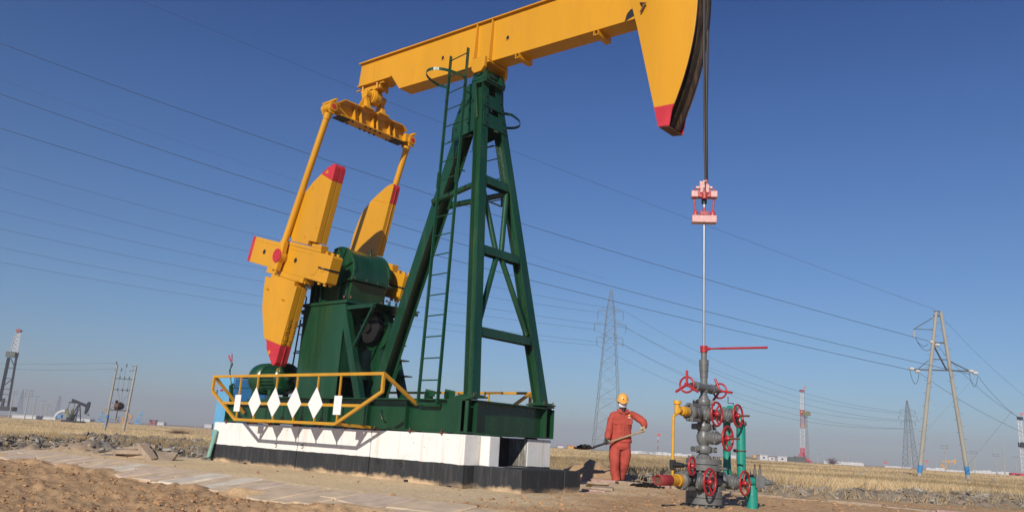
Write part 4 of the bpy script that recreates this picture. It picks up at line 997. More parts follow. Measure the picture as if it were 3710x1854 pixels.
# horse head, bridle, carrier bar, polished rod
def head():
    C0 = Vector((-.975, 0, 6.93)); R = 4.06; hh = .20
    def arc(a0, a1, n, r=R): return [(C0.x+r*math.cos(a), C0.z+r*math.sin(a)) for a in np.linspace(math.radians(a0), math.radians(a1), n)]
    body = [(2.489, 5.0), (2.661, 4.976)]+arc(-25.0, 27, 24)+[(2.42, 8.9), (2.25, 8.85), (2.16, 7.9), (1.90, 7.45), (2.118, 6.617)]
    red_z = lambda x: 5.30-.06*(x-2.41)
    def split(poly, keep):
        out = []
        for i in range(len(poly)):
            a, b = poly[i], poly[(i+1) % len(poly)]; fa = (a[1]-red_z(a[0]))*keep; fb = (b[1]-red_z(b[0]))*keep
            if fa >= 0: out.append(a)
            if fa*fb < 0: t = fa/(fa-fb); out.append((a[0]+(b[0]-a[0])*t, a[1]+(b[1]-a[1])*t))
        return out
    upb, lob = split(body, 1), split(body, -1)
    mb = MB(); mb.prism(upb, -hh, -hh+.014); mb.prism(upb, hh-.014, hh)
    hd = mb.build('horse_head', 'yellow', J, bevel=.002)
    mb = MB(); mb.prism(lob, -hh, -hh+.014); mb.prism(lob, hh-.014, hh); mb.build('red_tip', 'red', hd)
    # side walls: back plate and bottom plate
    mb = MB()
    mb.prism([(2.489+.0, 5.012), (2.118, 6.617), (1.90, 7.45), (1.93, 7.45), (2.148, 6.62), (2.515, 5.015)], -hh+.0142, hh-.0142); mb.build('back_plate', 'rust', hd)
    mb = MB(); mb.prism([(2.50, 4.985), (2.655, 4.963), (2.655, 4.978), (2.50, 5.0)], -hh+.0142, hh-.0142); mb.build('bottom_plate', 'rust', hd)
    # arc track, set back between the two plates, and the worn rail strip on the far side
    def band(mb, r0, r1, y0, y1, a0=-28.0, a1=27):
        o, i = arc(a0, a1, 30, r1), arc(a0, a1, 30, r0)
        for k in range(29): mb.prism([o[k], o[k+1], i[k+1], i[k]], y0, y1)
    mb = MB(); band(mb, R-.09, R-.05, -hh+.0142, hh-.0142); band(mb, R-.01, R+.055, .055, .105); band(mb, R-.055, R-.01, -.06, .10); mb.build('cable_track', 'grease', hd)
    # lifting hook on the near plate
    mb = MB(); p = PY(2336, 22, -hh); mb.path([p+Vector((-.07, -.0, .07)), p+Vector((-.03, -.04, .03)), p+Vector((.03, -.04, .02)), p+Vector((-.05, -.03, -.10))], .017, 6); mb.build('lug', 'rust', hd)
    # bridle ropes
    mb = MB(); rx = C0.x+R+.0
    tp = [(C0.x+(R+.0)*math.cos(a), C0.z+(R+.0)*math.sin(a)) for a in np.linspace(math.radians(27), 0, 14)]
    for y, yy in ((-.04, -.02), (-.012, -.005), (.075, .018), (.105, .032)):
        pts = [Vector((x+.015, y, z)) for x, z in tp]+[Vector((rx+.01, y*.75+yy*.25, 6.0)), Vector((rx+.01, y*.3+yy*.7, 5.2)), Vector((rx+.035, yy-.01, 3.96))]
        mb.path(pts, .0125, 7)
    br = mb.build('wire_bridle', 'rope', J)
    # carrier
    cx = rx+.0; top = PX(2541, 650, cx).z
    A = Vector((.84, .543, 0)).normalized(); N = Vector((A.y, -A.x, 0)); c = Vector((cx, 0, 0)); Z = Vector((0, 0, 1))
    zl, zu = PX(2545, 793, cx).z, PX(2545, 703, cx).z
    mb = MB(); mb.obox(c+Z*zl, A, N, Z, .315, .12, .095); 
    mb.build('carrier_bar', 'carrier_face', J, bevel=.006)
    mb = MB(); 
    for k in (-1, 1): mb.obox(c+Z*zu+A*k*.125, A, N, Z, .085, .12, .085)
    mb.obox(c+Z*(zu+.105), A, N, Z, .125, .10, .05); mb.obox(c+Z*(zu+.155)-A*.01, A, N, Z, .105, .09, .05); mb.obox(c+Z*(zu+.045)+A*.037+N*.05, A, N, Z, .04, .05, .07); mb.obox(c+Z*(zu+.045)-A*.037+N*.05, A, N, Z, .04, .05, .07)
    mb.obox(c+Z*(zu+.10), A, N, Z, .215, .04, .035)
    cb = mb.build('clamp_block', 'carrier_face', J, bevel=.006)
    mb = MB(); mb.obox(c+Z*(zu+.01), A, N, Z, .165, .10, .10); mb.obox(c+Z*(zu+.08), A, N, Z, .10, .08, .16); mb.tube(c+N*.055+Z*(zu-.07), c+N*.055+Z*(zu+.02), .036, 16)
    for k in (-1, 1):
        mb.tube(c+A*k*.130+Z*(zu+.03), c+A*k*.130+Z*(zu+.085), .013, 10); mb.tube(c+A*k*.110+Z*(zl+.04), c+A*k*.125+Z*(zu-.03), .013, 10); mb.lathe(c+A*k*.11+Z*(zl+.048), Z, [(0, .036), (.045, .035), (.07, .024), (.085, .012)], 14)
    mb.obox(c+Z*(zl+.078), A, N, Z, .11, .10, .05); mb.tube(c+Z*(zl+.11), c+Z*(zl+.17), .02, 10); mb.tube(c+A*.02-N*.05+Z*(zu+.175), c+A*.02+N*.065+Z*(zu+.175), .02, 12)
    mb.build('clamp_bolt', 'carrier_red', cb, bevel=.004)
    mb = MB(); mb.tube(c+Z*(zu-.12), c+Z*(zu-.02), .035, 12); mb.build('load_cell', 'black', cb)
    mb = MB(); mb.tube(c+Z*1.9, c+Z*(zu+.20), .0150, 12); mb.build('polished_rod', 'steel', J)
head()

# ------------------------------------------------------------------ control cabinet, leaning post, slabs
def cabinet():
    c = Vector((-8.1, -.1, 0)); t = thing('control_cabinet', 'pale blue steel control cabinet behind the rear end of the concrete base', 'cabinet', (-8.2, .4, 0))
    X0, X1, Y0, Y1 = -8.47, -7.90, .0, .85
    mb = MB(); mb.box(X0, X1, Y0, Y1, .25, 1.70); mb.build('body', 'lightblue', t, bevel=.01)
    mb = MB(); mb.box(X1+.001, X1+.015, Y0+.04, Y1-.04, .32, 1.64); mb.build('door', 'blue', t, bevel=.004)  # darker blue than the body: this side's shade is in the colour
    mb = MB(); mb.box(X0-.03, X1+.03, Y0-.03, Y1+.03, 1.701, 1.725); mb.build('roof', 'lightblue', t, bevel=.004)
    mb = MB(); mb.box(X0+.05, X0+.15, Y0+.05, Y1-.05, -.2, .249); mb.box(X1-.15, X1-.05, Y0+.05, Y1-.05, -.2, .249); mb.build('foot', 'blue', t)
    mb = MB()
    for x in (-8.34, -8.28): mb.tube((x, Y0-.001, 1.40), (x, Y0-.015, 1.40), .022, 12)
    mb.build('button', 'red', t)
    mb = MB()
    for z in (.62, 1.35): mb.tube((X0-.012, Y0-.01, z-.06), (X0-.012, Y0-.01, z+.06), .014, 8)
    mb.build('hinge', 'darkgalv', t)
    p0, p1 = PY(752, 1664, -1.1), PY(783, 1556, -1.05)
    t = thing('leaning_post', 'pale green flat steel post leaning on the left end of the concrete base', 'post', p0)
    mb = MB(); mb.bar(p0, p1, .09, .03, (0, 1, 0)); mb.build('post', 'palegreen', t, bevel=.003)
    mb = MB(); mb.bar(p0+Vector((-.10, -.05, .01)), p0+Vector((.06, .03, .05)), .12, .01); mb.build('foot_plate', 'darkgalv', t)
cabinet()
def slab(px, py, w, l, th_, rz, tilt, label, mat='slab', lift=0):
    p = PZ(px, py, 0.03); p.z = gz(p.x, p.y)+lift
    mb = MB(); rr = random.Random(int(px)); n = 7; vs = []
    R_ = Matrix.Rotation(math.radians(rz), 3, 'Z') @ Matrix.Rotation(math.radians(tilt), 3, 'X')
    out = [(-l/2, -w/2), (0, -w/2+.01), (l/2, -w/2), (l/2+.01, 0), (l/2, w/2), (.02, w/2), (-l/2, w/2)]
    out = [(a+rr.uniform(-.015, .015), b+rr.uniform(-.015, .015)) for a, b in out]
    vs = [p+R_@Vector((a, b, 0)) for a, b in out]+[p+R_@Vector((a, b, th_)) for a, b in out]
    mb.add(vs, [tuple(range(n-1, -1, -1)), tuple(range(n, 2*n))]+[(i, (i+1) % n, n+(i+1) % n, n+i) for i in range(n)])
    o = mb.build('stone_slab', mat, bevel=.008, loc=p); o['label'] = label; o['category'] = 'stone slab'; return o
def heap_slab(r, f, lift, w, l, th_, rz, tilt, roll, label, mat='slab'):
    base = PZ(478, 1660, 0.0); p = base+RH*r+FH*f; p.z = gz(p.x, p.y)+lift
    mb = MB(); rr = random.Random(int(r*1000)+77); out = [(-l/2, -w/2), (0, -w/2+.01), (l/2, -w/2), (l/2+.01, 0), (l/2, w/2), (.02, w/2), (-l/2, w/2)]
    out = [(a+rr.uniform(-.015, .015), b+rr.uniform(-.015, .015)) for a, b in out]; n = len(out)
    R_ = Matrix.Rotation(math.radians(rz)-YAW, 3, 'Z') @ Matrix.Rotation(math.radians(roll), 3, 'Y') @ Matrix.Rotation(math.radians(tilt), 3, 'X')
    vs = [p+R_@Vector((a, b, 0)) for a, b in out]+[p+R_@Vector((a, b, th_)) for a, b in out]
    mb.add(vs, [tuple(range(n-1, -1, -1)), tuple(range(n, 2*n))]+[(i, (i+1) % n, n+(i+1) % n, n+i) for i in range(n)])
    o = mb.build('stone_slab', mat, bevel=.008, loc=p); o['label'] = label; o['category'] = 'stone slab'; o['group'] = 'stone slabs heaped beyond the paving'
heap_slab(-.36, .15, -.01, .40, .45, .05, 12, 3, 0, 'half buried slab at the far left of the slab heap')
heap_slab(-.02, .18, .00, .34, .62, .07, -8, 0, 0, 'flat slab lying lowest in the middle of the slab heap')
heap_slab(-.05, .10, .075, .34, .60, .07, 6, 2, -2, 'slab lying on the lowest one in the slab heap')
heap_slab(.00, .28, .155, .26, .55, .06, 14, 0, -7, 'topmost slab of the heap, tilted slightly up to the right')
heap_slab(.24, -.02, .09, .15, .46, .09, -25, 10, 34, 'narrow slab leaning down to the right in the slab heap')
heap_slab(.46, .08, .015, .42, .46, .06, 8, 22, 2, 'squarish pale slab at the right end of the slab heap')
for a in ((2165, 1762, .18, .36, .04, 40, -20, 'white slab tilted up at the feet of the worker', 'slab', .05),
          (2182, 1770, .16, .32, .04, 25, 8, 'grey broken slab below the tilted one by the worker', 'slab', .02),
          (2150, 1772, .14, .36, .03, 38, 2, 'thin pinkish slab lying beside the black ledge', 'slabpink', .0)):
    slab(*a)['group'] = 'slabs lying by the worker'
# kerb stones on the far side of the pad
rr = random.Random(9); x = -2.4; k = 0
mbk = [MB(), MB(), MB()]
while x < 9.5:
    w = rr.uniform(.5, .95); y = 4.15+.06*math.sin(x)+rr.uniform(-.02, .02); z = gz(x+w/2, y); h = .07+rr.uniform(-.01, .02)
    m_ = rr.choice((0, 0, 1)); mbk[m_].obox((x+w/2, y, z+h/2-.03), Vector((1, rr.uniform(-.05, .05), 0)).normalized(), (0, 1, 0), Vector((0, rr.uniform(-.05, .05), 1)).normalized(), w-.02, .16, h); x += w
mbk[0].build('kerb', 'slab', bevel=.012, kind='structure'); mbk[1].build('kerb', 'slabpink', bevel=.012, kind='structure')
# black oily lumps behind the worker
xs = []; ys = []
for (px, py, s_) in ((2310, 1752, .10), (2325, 1745, .08), (2345, 1758, .07), (2370, 1758, .06), (2395, 1760, .05), (2330, 1758, .08), (2355, 1762, .05)):
    p = PZ(px, py, .02); 
    for q in range(16): xs.append(p.x+rng.normal(0, .10)); ys.append(p.y+rng.normal(0, .07))
scatter_rocks('oily_soil', np.array(xs), np.array(ys), rng.uniform(.03, .075, len(xs)), np.array([[.013, .012, .011]]*len(xs)), .8, 'black oil soaked soil thrown in a low heap right of the worker', 'soil')

# ------------------------------------------------------------------ wellhead
def q4(x, y): return 2050+x*.43057, 1300+y*.43057
WX = 3.085
def wz(py, y=0.0): return PY(q4(1178, py)[0], q4(1178, py)[1], y).z
WH = thing('wellhead', 'grey wellhead with red handwheels and yellow and green pipes under the polished rod', 'wellhead', (WX, 0, 0))
def wellhead():
    K = .43057/FPX*9.62                              # metres per zoom pixel at the well
    Z = Vector((0, 0, 1)); o = Vector((WX, 0, 0)); XA = Vector((1, 0, 0)); YA = Vector((0, 1, 0))
    zl = lambda py: wz(py)
    def disc(mb, p0, p1, hw, hw2=None, n=28): mb.tube(o+Z*zl(p0), o+Z*zl(p1), hw*K, n, (hw2 or hw)*K)
    mb = MB()
    disc(mb, 1290, 1095, 118); disc(mb, 1216, 1165, 150); disc(mb, 1160, 1104, 150); disc(mb, 1104, 935, 108); 
    ch = mb.build('casing_head', 'grey', WH, bevel=.006)
    mb = MB()
    for k in range(12):
        a = 2*PI*k/12+.1; q = o+Vector((math.cos(a), math.sin(a), 0))*128*K
        mb.tube(q+Z*(zl(1240)), q+Z*zl(1216), .019, 6); mb.tube(q+Z*zl(1104), q+Z*zl(1080), .019, 6)
    mb.build('flange_bolt', 'grey', ch)
    mb = MB(); disc(mb, 935, 888, 148); disc(mb, 882, 840, 148); disc(mb, 888, 882, 120); disc(mb, 839, 800, 76, 42)
    tf = mb.build('tubing_flange', 'grey', WH, bevel=.004)
    mb = MB()
    for k in range(12):
        a = 2*PI*k/12+.25; q = o+Vector((math.cos(a), math.sin(a), 0))*126*K
        mb.tube(q+Z*zl(958), q+Z*zl(935), .019, 6); mb.tube(q+Z*zl(840), q+Z*zl(816), .017, 6)
    q = o+XA*148*K; mb.tube(q+Z*zl(912), q+XA*.09+Z*zl(912), .016, 8); mb.build('flange_bolt', 'grey', tf)
    def clamp(py0, py1, hw, ear, rot=.35, mat='grey'):
        mb = MB(); z0, z1 = zl(py0), zl(py1); zm = (z0+z1)/2
        mb.lathe(o+Z*z0, Z, [(0, hw*K*.9), ((z1-z0)*.2, hw*K), ((z1-z0)*.8, hw*K), (z1-z0, hw*K*.9)], 24)
        d = (RH*math.cos(rot)+FH*math.sin(rot)); e = Vector((-d.y, d.x, 0))
        for sg in (-1, 1):
            mb.obox(o+d*sg*(hw+12)*K+Z*zm, d, e, Z, 44*K, 96*K, (z1-z0)*.72)
            for s2 in (-1, 1): mb.tube(o+d*sg*(hw+14)*K+e*s2*36*K-e*.0+Z*zm-e*s2*.0, o+d*sg*(hw+14)*K+e*s2*66*K+Z*zm, .02, 6)
            mb.tube(o+d*sg*(hw+14)*K-e*60*K+Z*zm, o+d*sg*(hw+14)*K+e*60*K+Z*zm, .014, 8)
        return mb.build('clamp', mat, WH, bevel=.005)
    mb = MB(); disc(mb, 800, 715, 40); disc(mb, 725, 590, 40); disc(mb, 600, 520, 52); disc(mb, 540, 395, 55); disc(mb, 345, 310, 48, 36); disc(mb, 312, 145, 30)
    mb.lathe(o+Z*zl(728), Z, [(0, 38*K), ((zl(590)-zl(728))*.25, 58*K), ((zl(590)-zl(728))*.55, 63*K), ((zl(590)-zl(728))*.85, 50*K), (zl(590)-zl(728), 40*K)], 24)
    st = mb.build('tree_stem', 'grey', WH, bevel=.003)
    clamp(792, 730, 66, 92, .2); clamp(603, 537, 60, 92, .2); clamp(392, 338, 60, 90, -.25)
    # stuffing box above the tee
    mb = MB(); k2 = .2796/.43057; T = lambda y: (1180+y*.2796-1300)/.43057
    disc(mb, 200, T(668), 27); disc(mb, T(740), T(668), 28); disc(mb, T(668), T(592), 35); disc(mb, T(592), T(512), 39); disc(mb, T(510), T(440), 41); disc(mb, T(440), T(345), 25)
    mb.build('stuffing_box', 'grey', WH, bevel=.004)
    mb = MB(); disc(mb, T(343), T(258), 32)
    g = mb.build('gland_nut', 'valve_red', WH, bevel=.006)
    mb = MB(); a = o+Z*zl(T(296)); dr = Vector((.995, .10, 0)).normalized(); b = a+dr*.80; mb.tube(a+dr*.03, a+dr*.08, .02, 10); mb.tube(a+dr*.07, b, .011, 10, .013); mb.tube(a+dr*.2, b, .0135, 10, .0145); mb.build('wrench_bar', 'valve_red', g)
    # three-prong wheels on the rod blowout tee, along Y
    zt = zl(242)
    mb = MB()
    for sg in (-1, 1):
        mb.tube(o+Z*zt, o+YA*sg*.18+Z*zt, .052, 20); mb.tube(o+YA*sg*.18+Z*zt, o+YA*sg*.24+Z*zt, .060, 20); mb.tube(o+YA*sg*.24+Z*zt, o+YA*sg*.32+Z*zt, .038, 16); mb.tube(o+YA*sg*.32+Z*zt, o+YA*sg*.43+Z*zt, .02, 10)
    mb.lathe(o+Z*(zt-.05), Z, [(0, .05), (.1, .05)], 20)
    rb = mb.build('blowout_tee', 'grey', WH, bevel=.004)
    for sg, r0, L in ((-1, PI/2, .172), (1, PI/2+.40, .172)):
        mb = MB(); c = o+YA*sg*.44+Z*zt; mb.torus(c, YA, .092, .0125, 30, 8); mb.tube(c-YA*.025, c+YA*.025, .025, 12)
        for k in range(3):
            a = r0+2*PI*k/3; d = Vector((math.cos(a), 0, math.sin(a))); mb.tube(c, c+d*L, .0155, 10)
        mb.build('handwheel', 'valve_red', rb)
    # valves: body on the arm, bonnet along +X, spoked wheel
    def wheel(c, ax, R, nsp, parent, stem=.10, r0=.4):
        x, y, d = frame(ax); mb = MB(); mb.torus(c, ax, R, .0135, 36, 9)
        mb.lathe(c-d*.03, d, [(0, .026), (.02, .03), (.045, .03), (.06, .02)], 14)
        for k in range(nsp):
            a = r0+2*PI*k/nsp; e = x*math.cos(a)+y*math.sin(a); mb.path([c-d*.012+e*.02, c-d*.02+e*R*.5, c+e*R], .0115, 7)
        w = mb.build('handwheel', 'valve_red', parent)
        if stem: mb = MB(); mb.tube(c+d*.03, c+d*stem, .0125, 8); mb.build('valve_stem', 'rust', parent)
        return w
    def valve(c, L, bodyr, R, nsp=3, stem=0, r0=.4, name='gate_valve'):
        mb = MB()
        mb.stepped(c-XA*.10, XA, [(0, .03, bodyr*.85, bodyr), (.03, .135, bodyr, bodyr), (.135, .155, bodyr*1.1, bodyr*1.05), (.155, .185, bodyr*.86, bodyr*.8), (.185, .10+L*.80, bodyr*.66, bodyr*.62), (.10+L*.80, .10+L, .022, .02)], 24)
        mb.obox(c+XA*.045, XA, YA, Z, .028, bodyr*1.75, bodyr*1.75); mb.lathe(c-Z*bodyr*1.05-XA*.03, Z, [(0, .03), (.02, .045), (bodyr*2.0, .045), (bodyr*2.1, .03)], 12)
        v = mb.build(name, 'grey', WH, bevel=.006); wheel(c+XA*L, XA, R, nsp, v, stem, r0); return v
    def hx(px, py, y): p = PY(*q4(px, py), y); return p
    AY = lambda px: (px-1178)*.43057/134.0          # along the arm (world y) from a column of the crop
    # upper tier
    zu = zl(462)
    valve(hx(1172, 460, -.05), .155, .090, .142, 3, 0, 1.0); vr = hx(1352, 474, .42); valve(vr, .155, .086, .134, 3, .15, 1.2)
    v = valve(hx(1240, 662, 0.0), .19, .078, .142, 4, .15, .3)
    mb = MB()
    mb.tube(o+YA*AY(1040)+Z*zu, o-YA*.05+Z*zu, .062, 20); mb.tube(o-YA*.05+Z*zu, vr-XA*.05, .062, 20); mb.tube(vr-XA*.05-YA*.02, vr-XA*.03+YA*.22, .06, 20); mb.lathe(vr-XA*.04+YA*.14, YA, [(0, .07), (.02, .082), (.06, .082), (.08, .07)], 24)
    mb.tube(o+YA*AY(1090)+Z*zu, o+YA*AY(1115)+Z*zu, .090, 20); mb.lathe(o+YA*AY(1052)+Z*zu, YA, [(0, .080), (.02, .098), (.07, .098), (.09, .08)], 24)
    for sz in (-1, 1): mb.obox(o+YA*AY(1082)+Z*(zu+sz*.085)+XA*.02, XA, YA, Z, .09, .20, .045); mb.tube(o+YA*(AY(1082)-.14)+Z*(zu+sz*.088)+XA*.02, o+YA*(AY(1082)+.14)+Z*(zu+sz*.088)+XA*.02, .016, 6)
    mb.build('flow_arm', 'grey', WH, bevel=.004)
    # lower tier
    zz = zl(1022)
    valve(hx(1100, 1024, -.30), .17, .092, .150, 3, 0, 1.0); wr = hx(1398, 1034, .52); valve(wr, .17, .086, .142, 3, 0, 1.3)
    mb = MB(); mb.tube(o+YA*AY(985)+Z*zz, o+Z*zz, .058, 20); mb.tube(o+Z*zz, wr-XA*.05, .058, 20); mb.lathe(o+YA*AY(990)+Z*zz, YA, [(0, .075), (.02, .102), (.07, .102), (.09, .08)], 24)
    for sz in (-1, 1): mb.obox(o+YA*AY(1038)+Z*(zz+sz*.085)+XA*.03, XA, YA, Z, .09, .20, .045); mb.tube(o+YA*(AY(1038)-.15)+Z*(zz+sz*.088)+XA*.03, o+YA*(AY(1038)+.15)+Z*(zz+sz*.088)+XA*.03, .016, 6)
    q_ = o.lerp(wr-XA*.05, .62); q_.z = zz; mb.lathe(q_, (wr-XA*.05-o-Z*zz), [(0, .07), (.02, .09), (.06, .09), (.08, .07)], 24)
    for sz in (-1, 1): mb.obox(q_+Z*sz*.09+XA*.02, XA, YA, Z, .07, .16, .04)
    mb.build('flow_arm', 'grey', WH, bevel=.004)
    # yellow bleed line: cap, elbow, down pipe
    y0 = AY(1022)-.02; mb = MB(); c = Vector((WX, AY(1040)-.002, zu)); mb.tube(c, c-YA*.09, .058, 20); mb.lathe(c-YA*.085, -YA, [(0, .052), (.02, .054), (.04, .045)], 20); mb.tube(c-YA*.06, c-YA*.20, .032, 14)
    e = c-YA*.17-XA*.03; mb.tube(e-Z*.035, e+Z*.085, .034, 14); mb.stepped(e+Z*.075, Z, [(0, .04, .050, .050)], 8)
    yp = mb.build('yellow_elbow', 'valve_yellow', WH, bevel=.004)
    a = hx(945, 462, e.y); b = hx(905, 500, e.y); d = hx(900, 850, e.y)
    mb = MB(); pts = [e+Z*.0, a+Vector((0, 0, 0))]; n = 6
    for i in range(1, n+1): t = i/n; pts.append(a.lerp(Vector((b.x, b.y, a.z)), t).lerp(Vector((b.x, b.y, a.z)).lerp(b, t), t))
    pts += [Vector((d.x, e.y, (b.z+d.z)/2)), Vector((d.x, e.y, d.z))]; mb.path(pts, .0165, 12); mb.tube(e, a, .022, 12)
    mb.tube((d.x, e.y, d.z+.08), (d.x, e.y, d.z), .019, 12); mb.tube((d.x, e.y, d.z-.09), (d.x, e.y, zz+.03), .014, 10); mb.build('bleed_pipe', 'valve_yellow', WH)
    mb = MB(); vz = d.z-.05; cc = Vector((d.x, e.y, vz)); mb.obox(cc, RH, FH, Z, .065, .065, .115); mb.stepped(cc, XA, [(0.02, .09, .034, .03), (.09, .14, .028, .026), (.14, .23, .014, .013)], 12)
    bv = mb.build('needle_valve', 'black', WH, bevel=.008); wheel(cc+XA*.25, XA+YA*.12, .098, 3, bv, 0, .2)
    # red flow line stub with yellow collar, lower left, open end
    c = Vector((WX, AY(990)-.002, zz))
    mb = MB(); mb.tube(c, c-YA*.07, .070, 24); mb.tube(c-YA*.065, c-YA*.22, .061, 24); mb.build('yellow_collar', 'valve_yellow', WH, bevel=.006)
    mb = MB(); n = 26; x_, y_, d_ = frame(-YA); s0, s1 = c-YA*.22, c-YA*.50
    vs = []
    for pnt, r_ in ((s0, .060), (s1, .060), (s1, .050), (s0+YA*-.02, .050)):
        for i in range(n): aa = 2*PI*i/n; vs.append(pnt+x_*math.cos(aa)*r_+y_*math.sin(aa)*r_)
    mb.add(vs, [(j*n+i, j*n+(i+1) % n, (j+1)*n+(i+1) % n, (j+1)*n+i) for j in range(3) for i in range(n)], True); mb.add(vs[3*n:], [tuple(range(n))])
    fp = mb.build('flow_stub', 'stubred', WH)
    mb = MB(); mb.tube(s1+YA*.03, s1+YA*.035, .0495, 24); mb.build('pipe_bore', 'rust', fp)
    mb = MB(); k0 = hx(845, 1000, -.80); mb.tube(k0, k0-RH*.06+Z*.0, .02, 8); mb.obox(k0-RH*.05+Z*.03, RH, FH, Z, .03, .03, .10); mb.tube(k0-RH*.05, k0-RH*.12-Z*.01, .012, 8); mb.build('small_cock', 'black', fp)
    mb = MB(); mb.ball(k0-RH*.135-Z*.01, .026, .026, .026); mb.build('cock_knob', 'valve_red', fp)
    # green risers
    def gp(pts, r): mb = MB(); mb.path(pts, r, 20); return mb
    A0, A1 = hx(1357, 985, .64), hx(1357, 500, .64); ax_ = A0.x
    mb = gp([(ax_, .64, zz+.02), (ax_, .64, zu+.02)], .048); mb.tube((ax_, .64, zu+.02), (ax_, .64, zu+.13), .052, 18); mb.tube((ax_, .64, zz), (ax_, .64, zz+.22), .057, 16, .050); mb.tube((ax_, .64, zz+.04), (ax_+.22, .66, zz+.03), .045, 14)
    ra = mb.build('riser_pipe', 'teal', WH, split=False)
    B0 = hx(1474, 700, .66); bx_ = B0.x; r0 = .057; top = zu-.06
    pts = [Vector((bx_+.01, .66, zz-.02)), Vector((bx_, .66, zz+.25)), Vector((bx_, .66, zz+.5)), Vector((bx_, .66, top-.04))]
    for t in np.linspace(0, PI/2, 7)[1:]: pts.append(Vector((bx_-.12*(1-math.cos(t)), .66, top-.04+.12*math.sin(t))))
    pts.append(Vector((ax_+.0, .64, top+.08)))
    mb = gp(pts, r0); rbp = mb.build('riser_pipe', 'teal', WH)
    mb = MB(); zc = zl(752); mb.torus((bx_, .66, zc), Z, r0, .009, 24, 6)
    mb.tube((bx_-.03, .60, zc), (bx_-.04, .55, zc), .02, 8); mb.tube((bx_+.03, .66, zu-.08), (bx_+.07, .67, zu-.07), .025, 10)
    mb.build('band_clamp', 'rust', rbp)
    mb = MB(); tb = hx(1400, 418, .62); mb.obox(tb, XA, YA, Z, .11, .12, .08); mb.build('top_block', 'teal', WH, bevel=.02)
    mb = MB(); a = hx(1412, 392, .60); mb.path([a-Z*.03, a+Z*.03, a+Z*.03-RH*.072, a+Z*.11-RH*.072], .006, 6); mb.build('crank_handle', 'black', WH)
    # right block with studs and cone, lower green leg
    cb = hx(1608, 1030, .80)
    mb = MB(); mb.obox(cb+RH*.03, RH, FH, Z, .115, .12, .15); 
    bl = mb.build('choke_block', 'grey', WH, bevel=.008)
    mb = MB(); mb.stepped(cb+RH*.085, (RH*.97-Z*.06), [(0, .06, .042, .038), (.06, .11, .036, .02), (.11, .15, .018, .016)], 16); mb.build('choke_nose', 'grey', bl)
    mb = MB()
    for k in (-.025, .04): mb.tube(cb+RH*k+Z*.07, cb+RH*k+Z*.155, .019, 10)
    mb.build('stud_nut', 'grey', bl)
    mb = MB()
    for k in (-.025, .04): mb.tube(cb+RH*k+Z*.155, cb+RH*k+Z*.215, .010, 8)
    mb.build('stud', 'rust', bl)
    mb = MB(); lp = hx(1568, 1180, .80); mb.path([(lp.x, .80, -.15), (lp.x, .80, cb.z-.10), (lp.x-.01, .80, cb.z-.06)], .068, 20); mb.tube((lp.x+.02, .80, cb.z), (bx_, .66, cb.z), .05, 16); mb.build('lower_pipe', 'teal', WH)
wellhead()

# ------------------------------------------------------------------ the worker
def skinned(name, chains, mat, parent, root=0, sub=2, smooth=True):
    """chains: list of [(point, rx, ry)...]; points equal to an earlier one are merged"""
    vs = []; es = []; rad = []
    def idx(p):
        for i, q in enumerate(vs):
            if (q-p).length < 1e-5: return i
        vs.append(p.copy()); rad.append(None); return len(vs)-1
    for ch in chains:
        prev = None
        for (p, rx, ry) in ch:
            i = idx(p); 
            if rad[i] is None: rad[i] = (rx, ry)
            if prev is not None: es.append((prev, i))
            prev = i
    org = wloc(parent) if parent else Vector((0, 0, 0))
    me = bpy.data.meshes.new(name); me.from_pydata([tuple(v-org) for v in vs], es, [])
    o = bpy.data.objects.new(name, me); COL.objects.link(o); o.parent = parent
    me.materials.append(M[mat])
    sk = o.modifiers.new('skin', 'SKIN'); sk.use_smooth_shade = True; sk.branch_smoothing = .6
    for i, (rx, ry) in enumerate(rad): d = me.skin_vertices[0].data[i]; d.radius = (rx, ry); d.use_root = (i == root)
    s_ = o.modifiers.new('subd', 'SUBSURF'); s_.levels = sub; s_.render_levels = sub
    return o
FB = PZ(2243, 1752, 0.0); FB.z = gz(FB.x, FB.y)
KP = 350/1126/FPX*15.2
TC = -FH                                              # towards the camera
def pp(px, py, t=0.0):
    """worker's frame: crop pixel -> metres right / up, t towards the camera"""
    return FB+RH*((px-612)*KP)+Vector((0, 0, 1))*((1200-py)*KP)+TC*t
PS = thing('person', 'worker in red coveralls, orange helmet and white mask carrying a shovel behind the wellhead', 'person', FB)
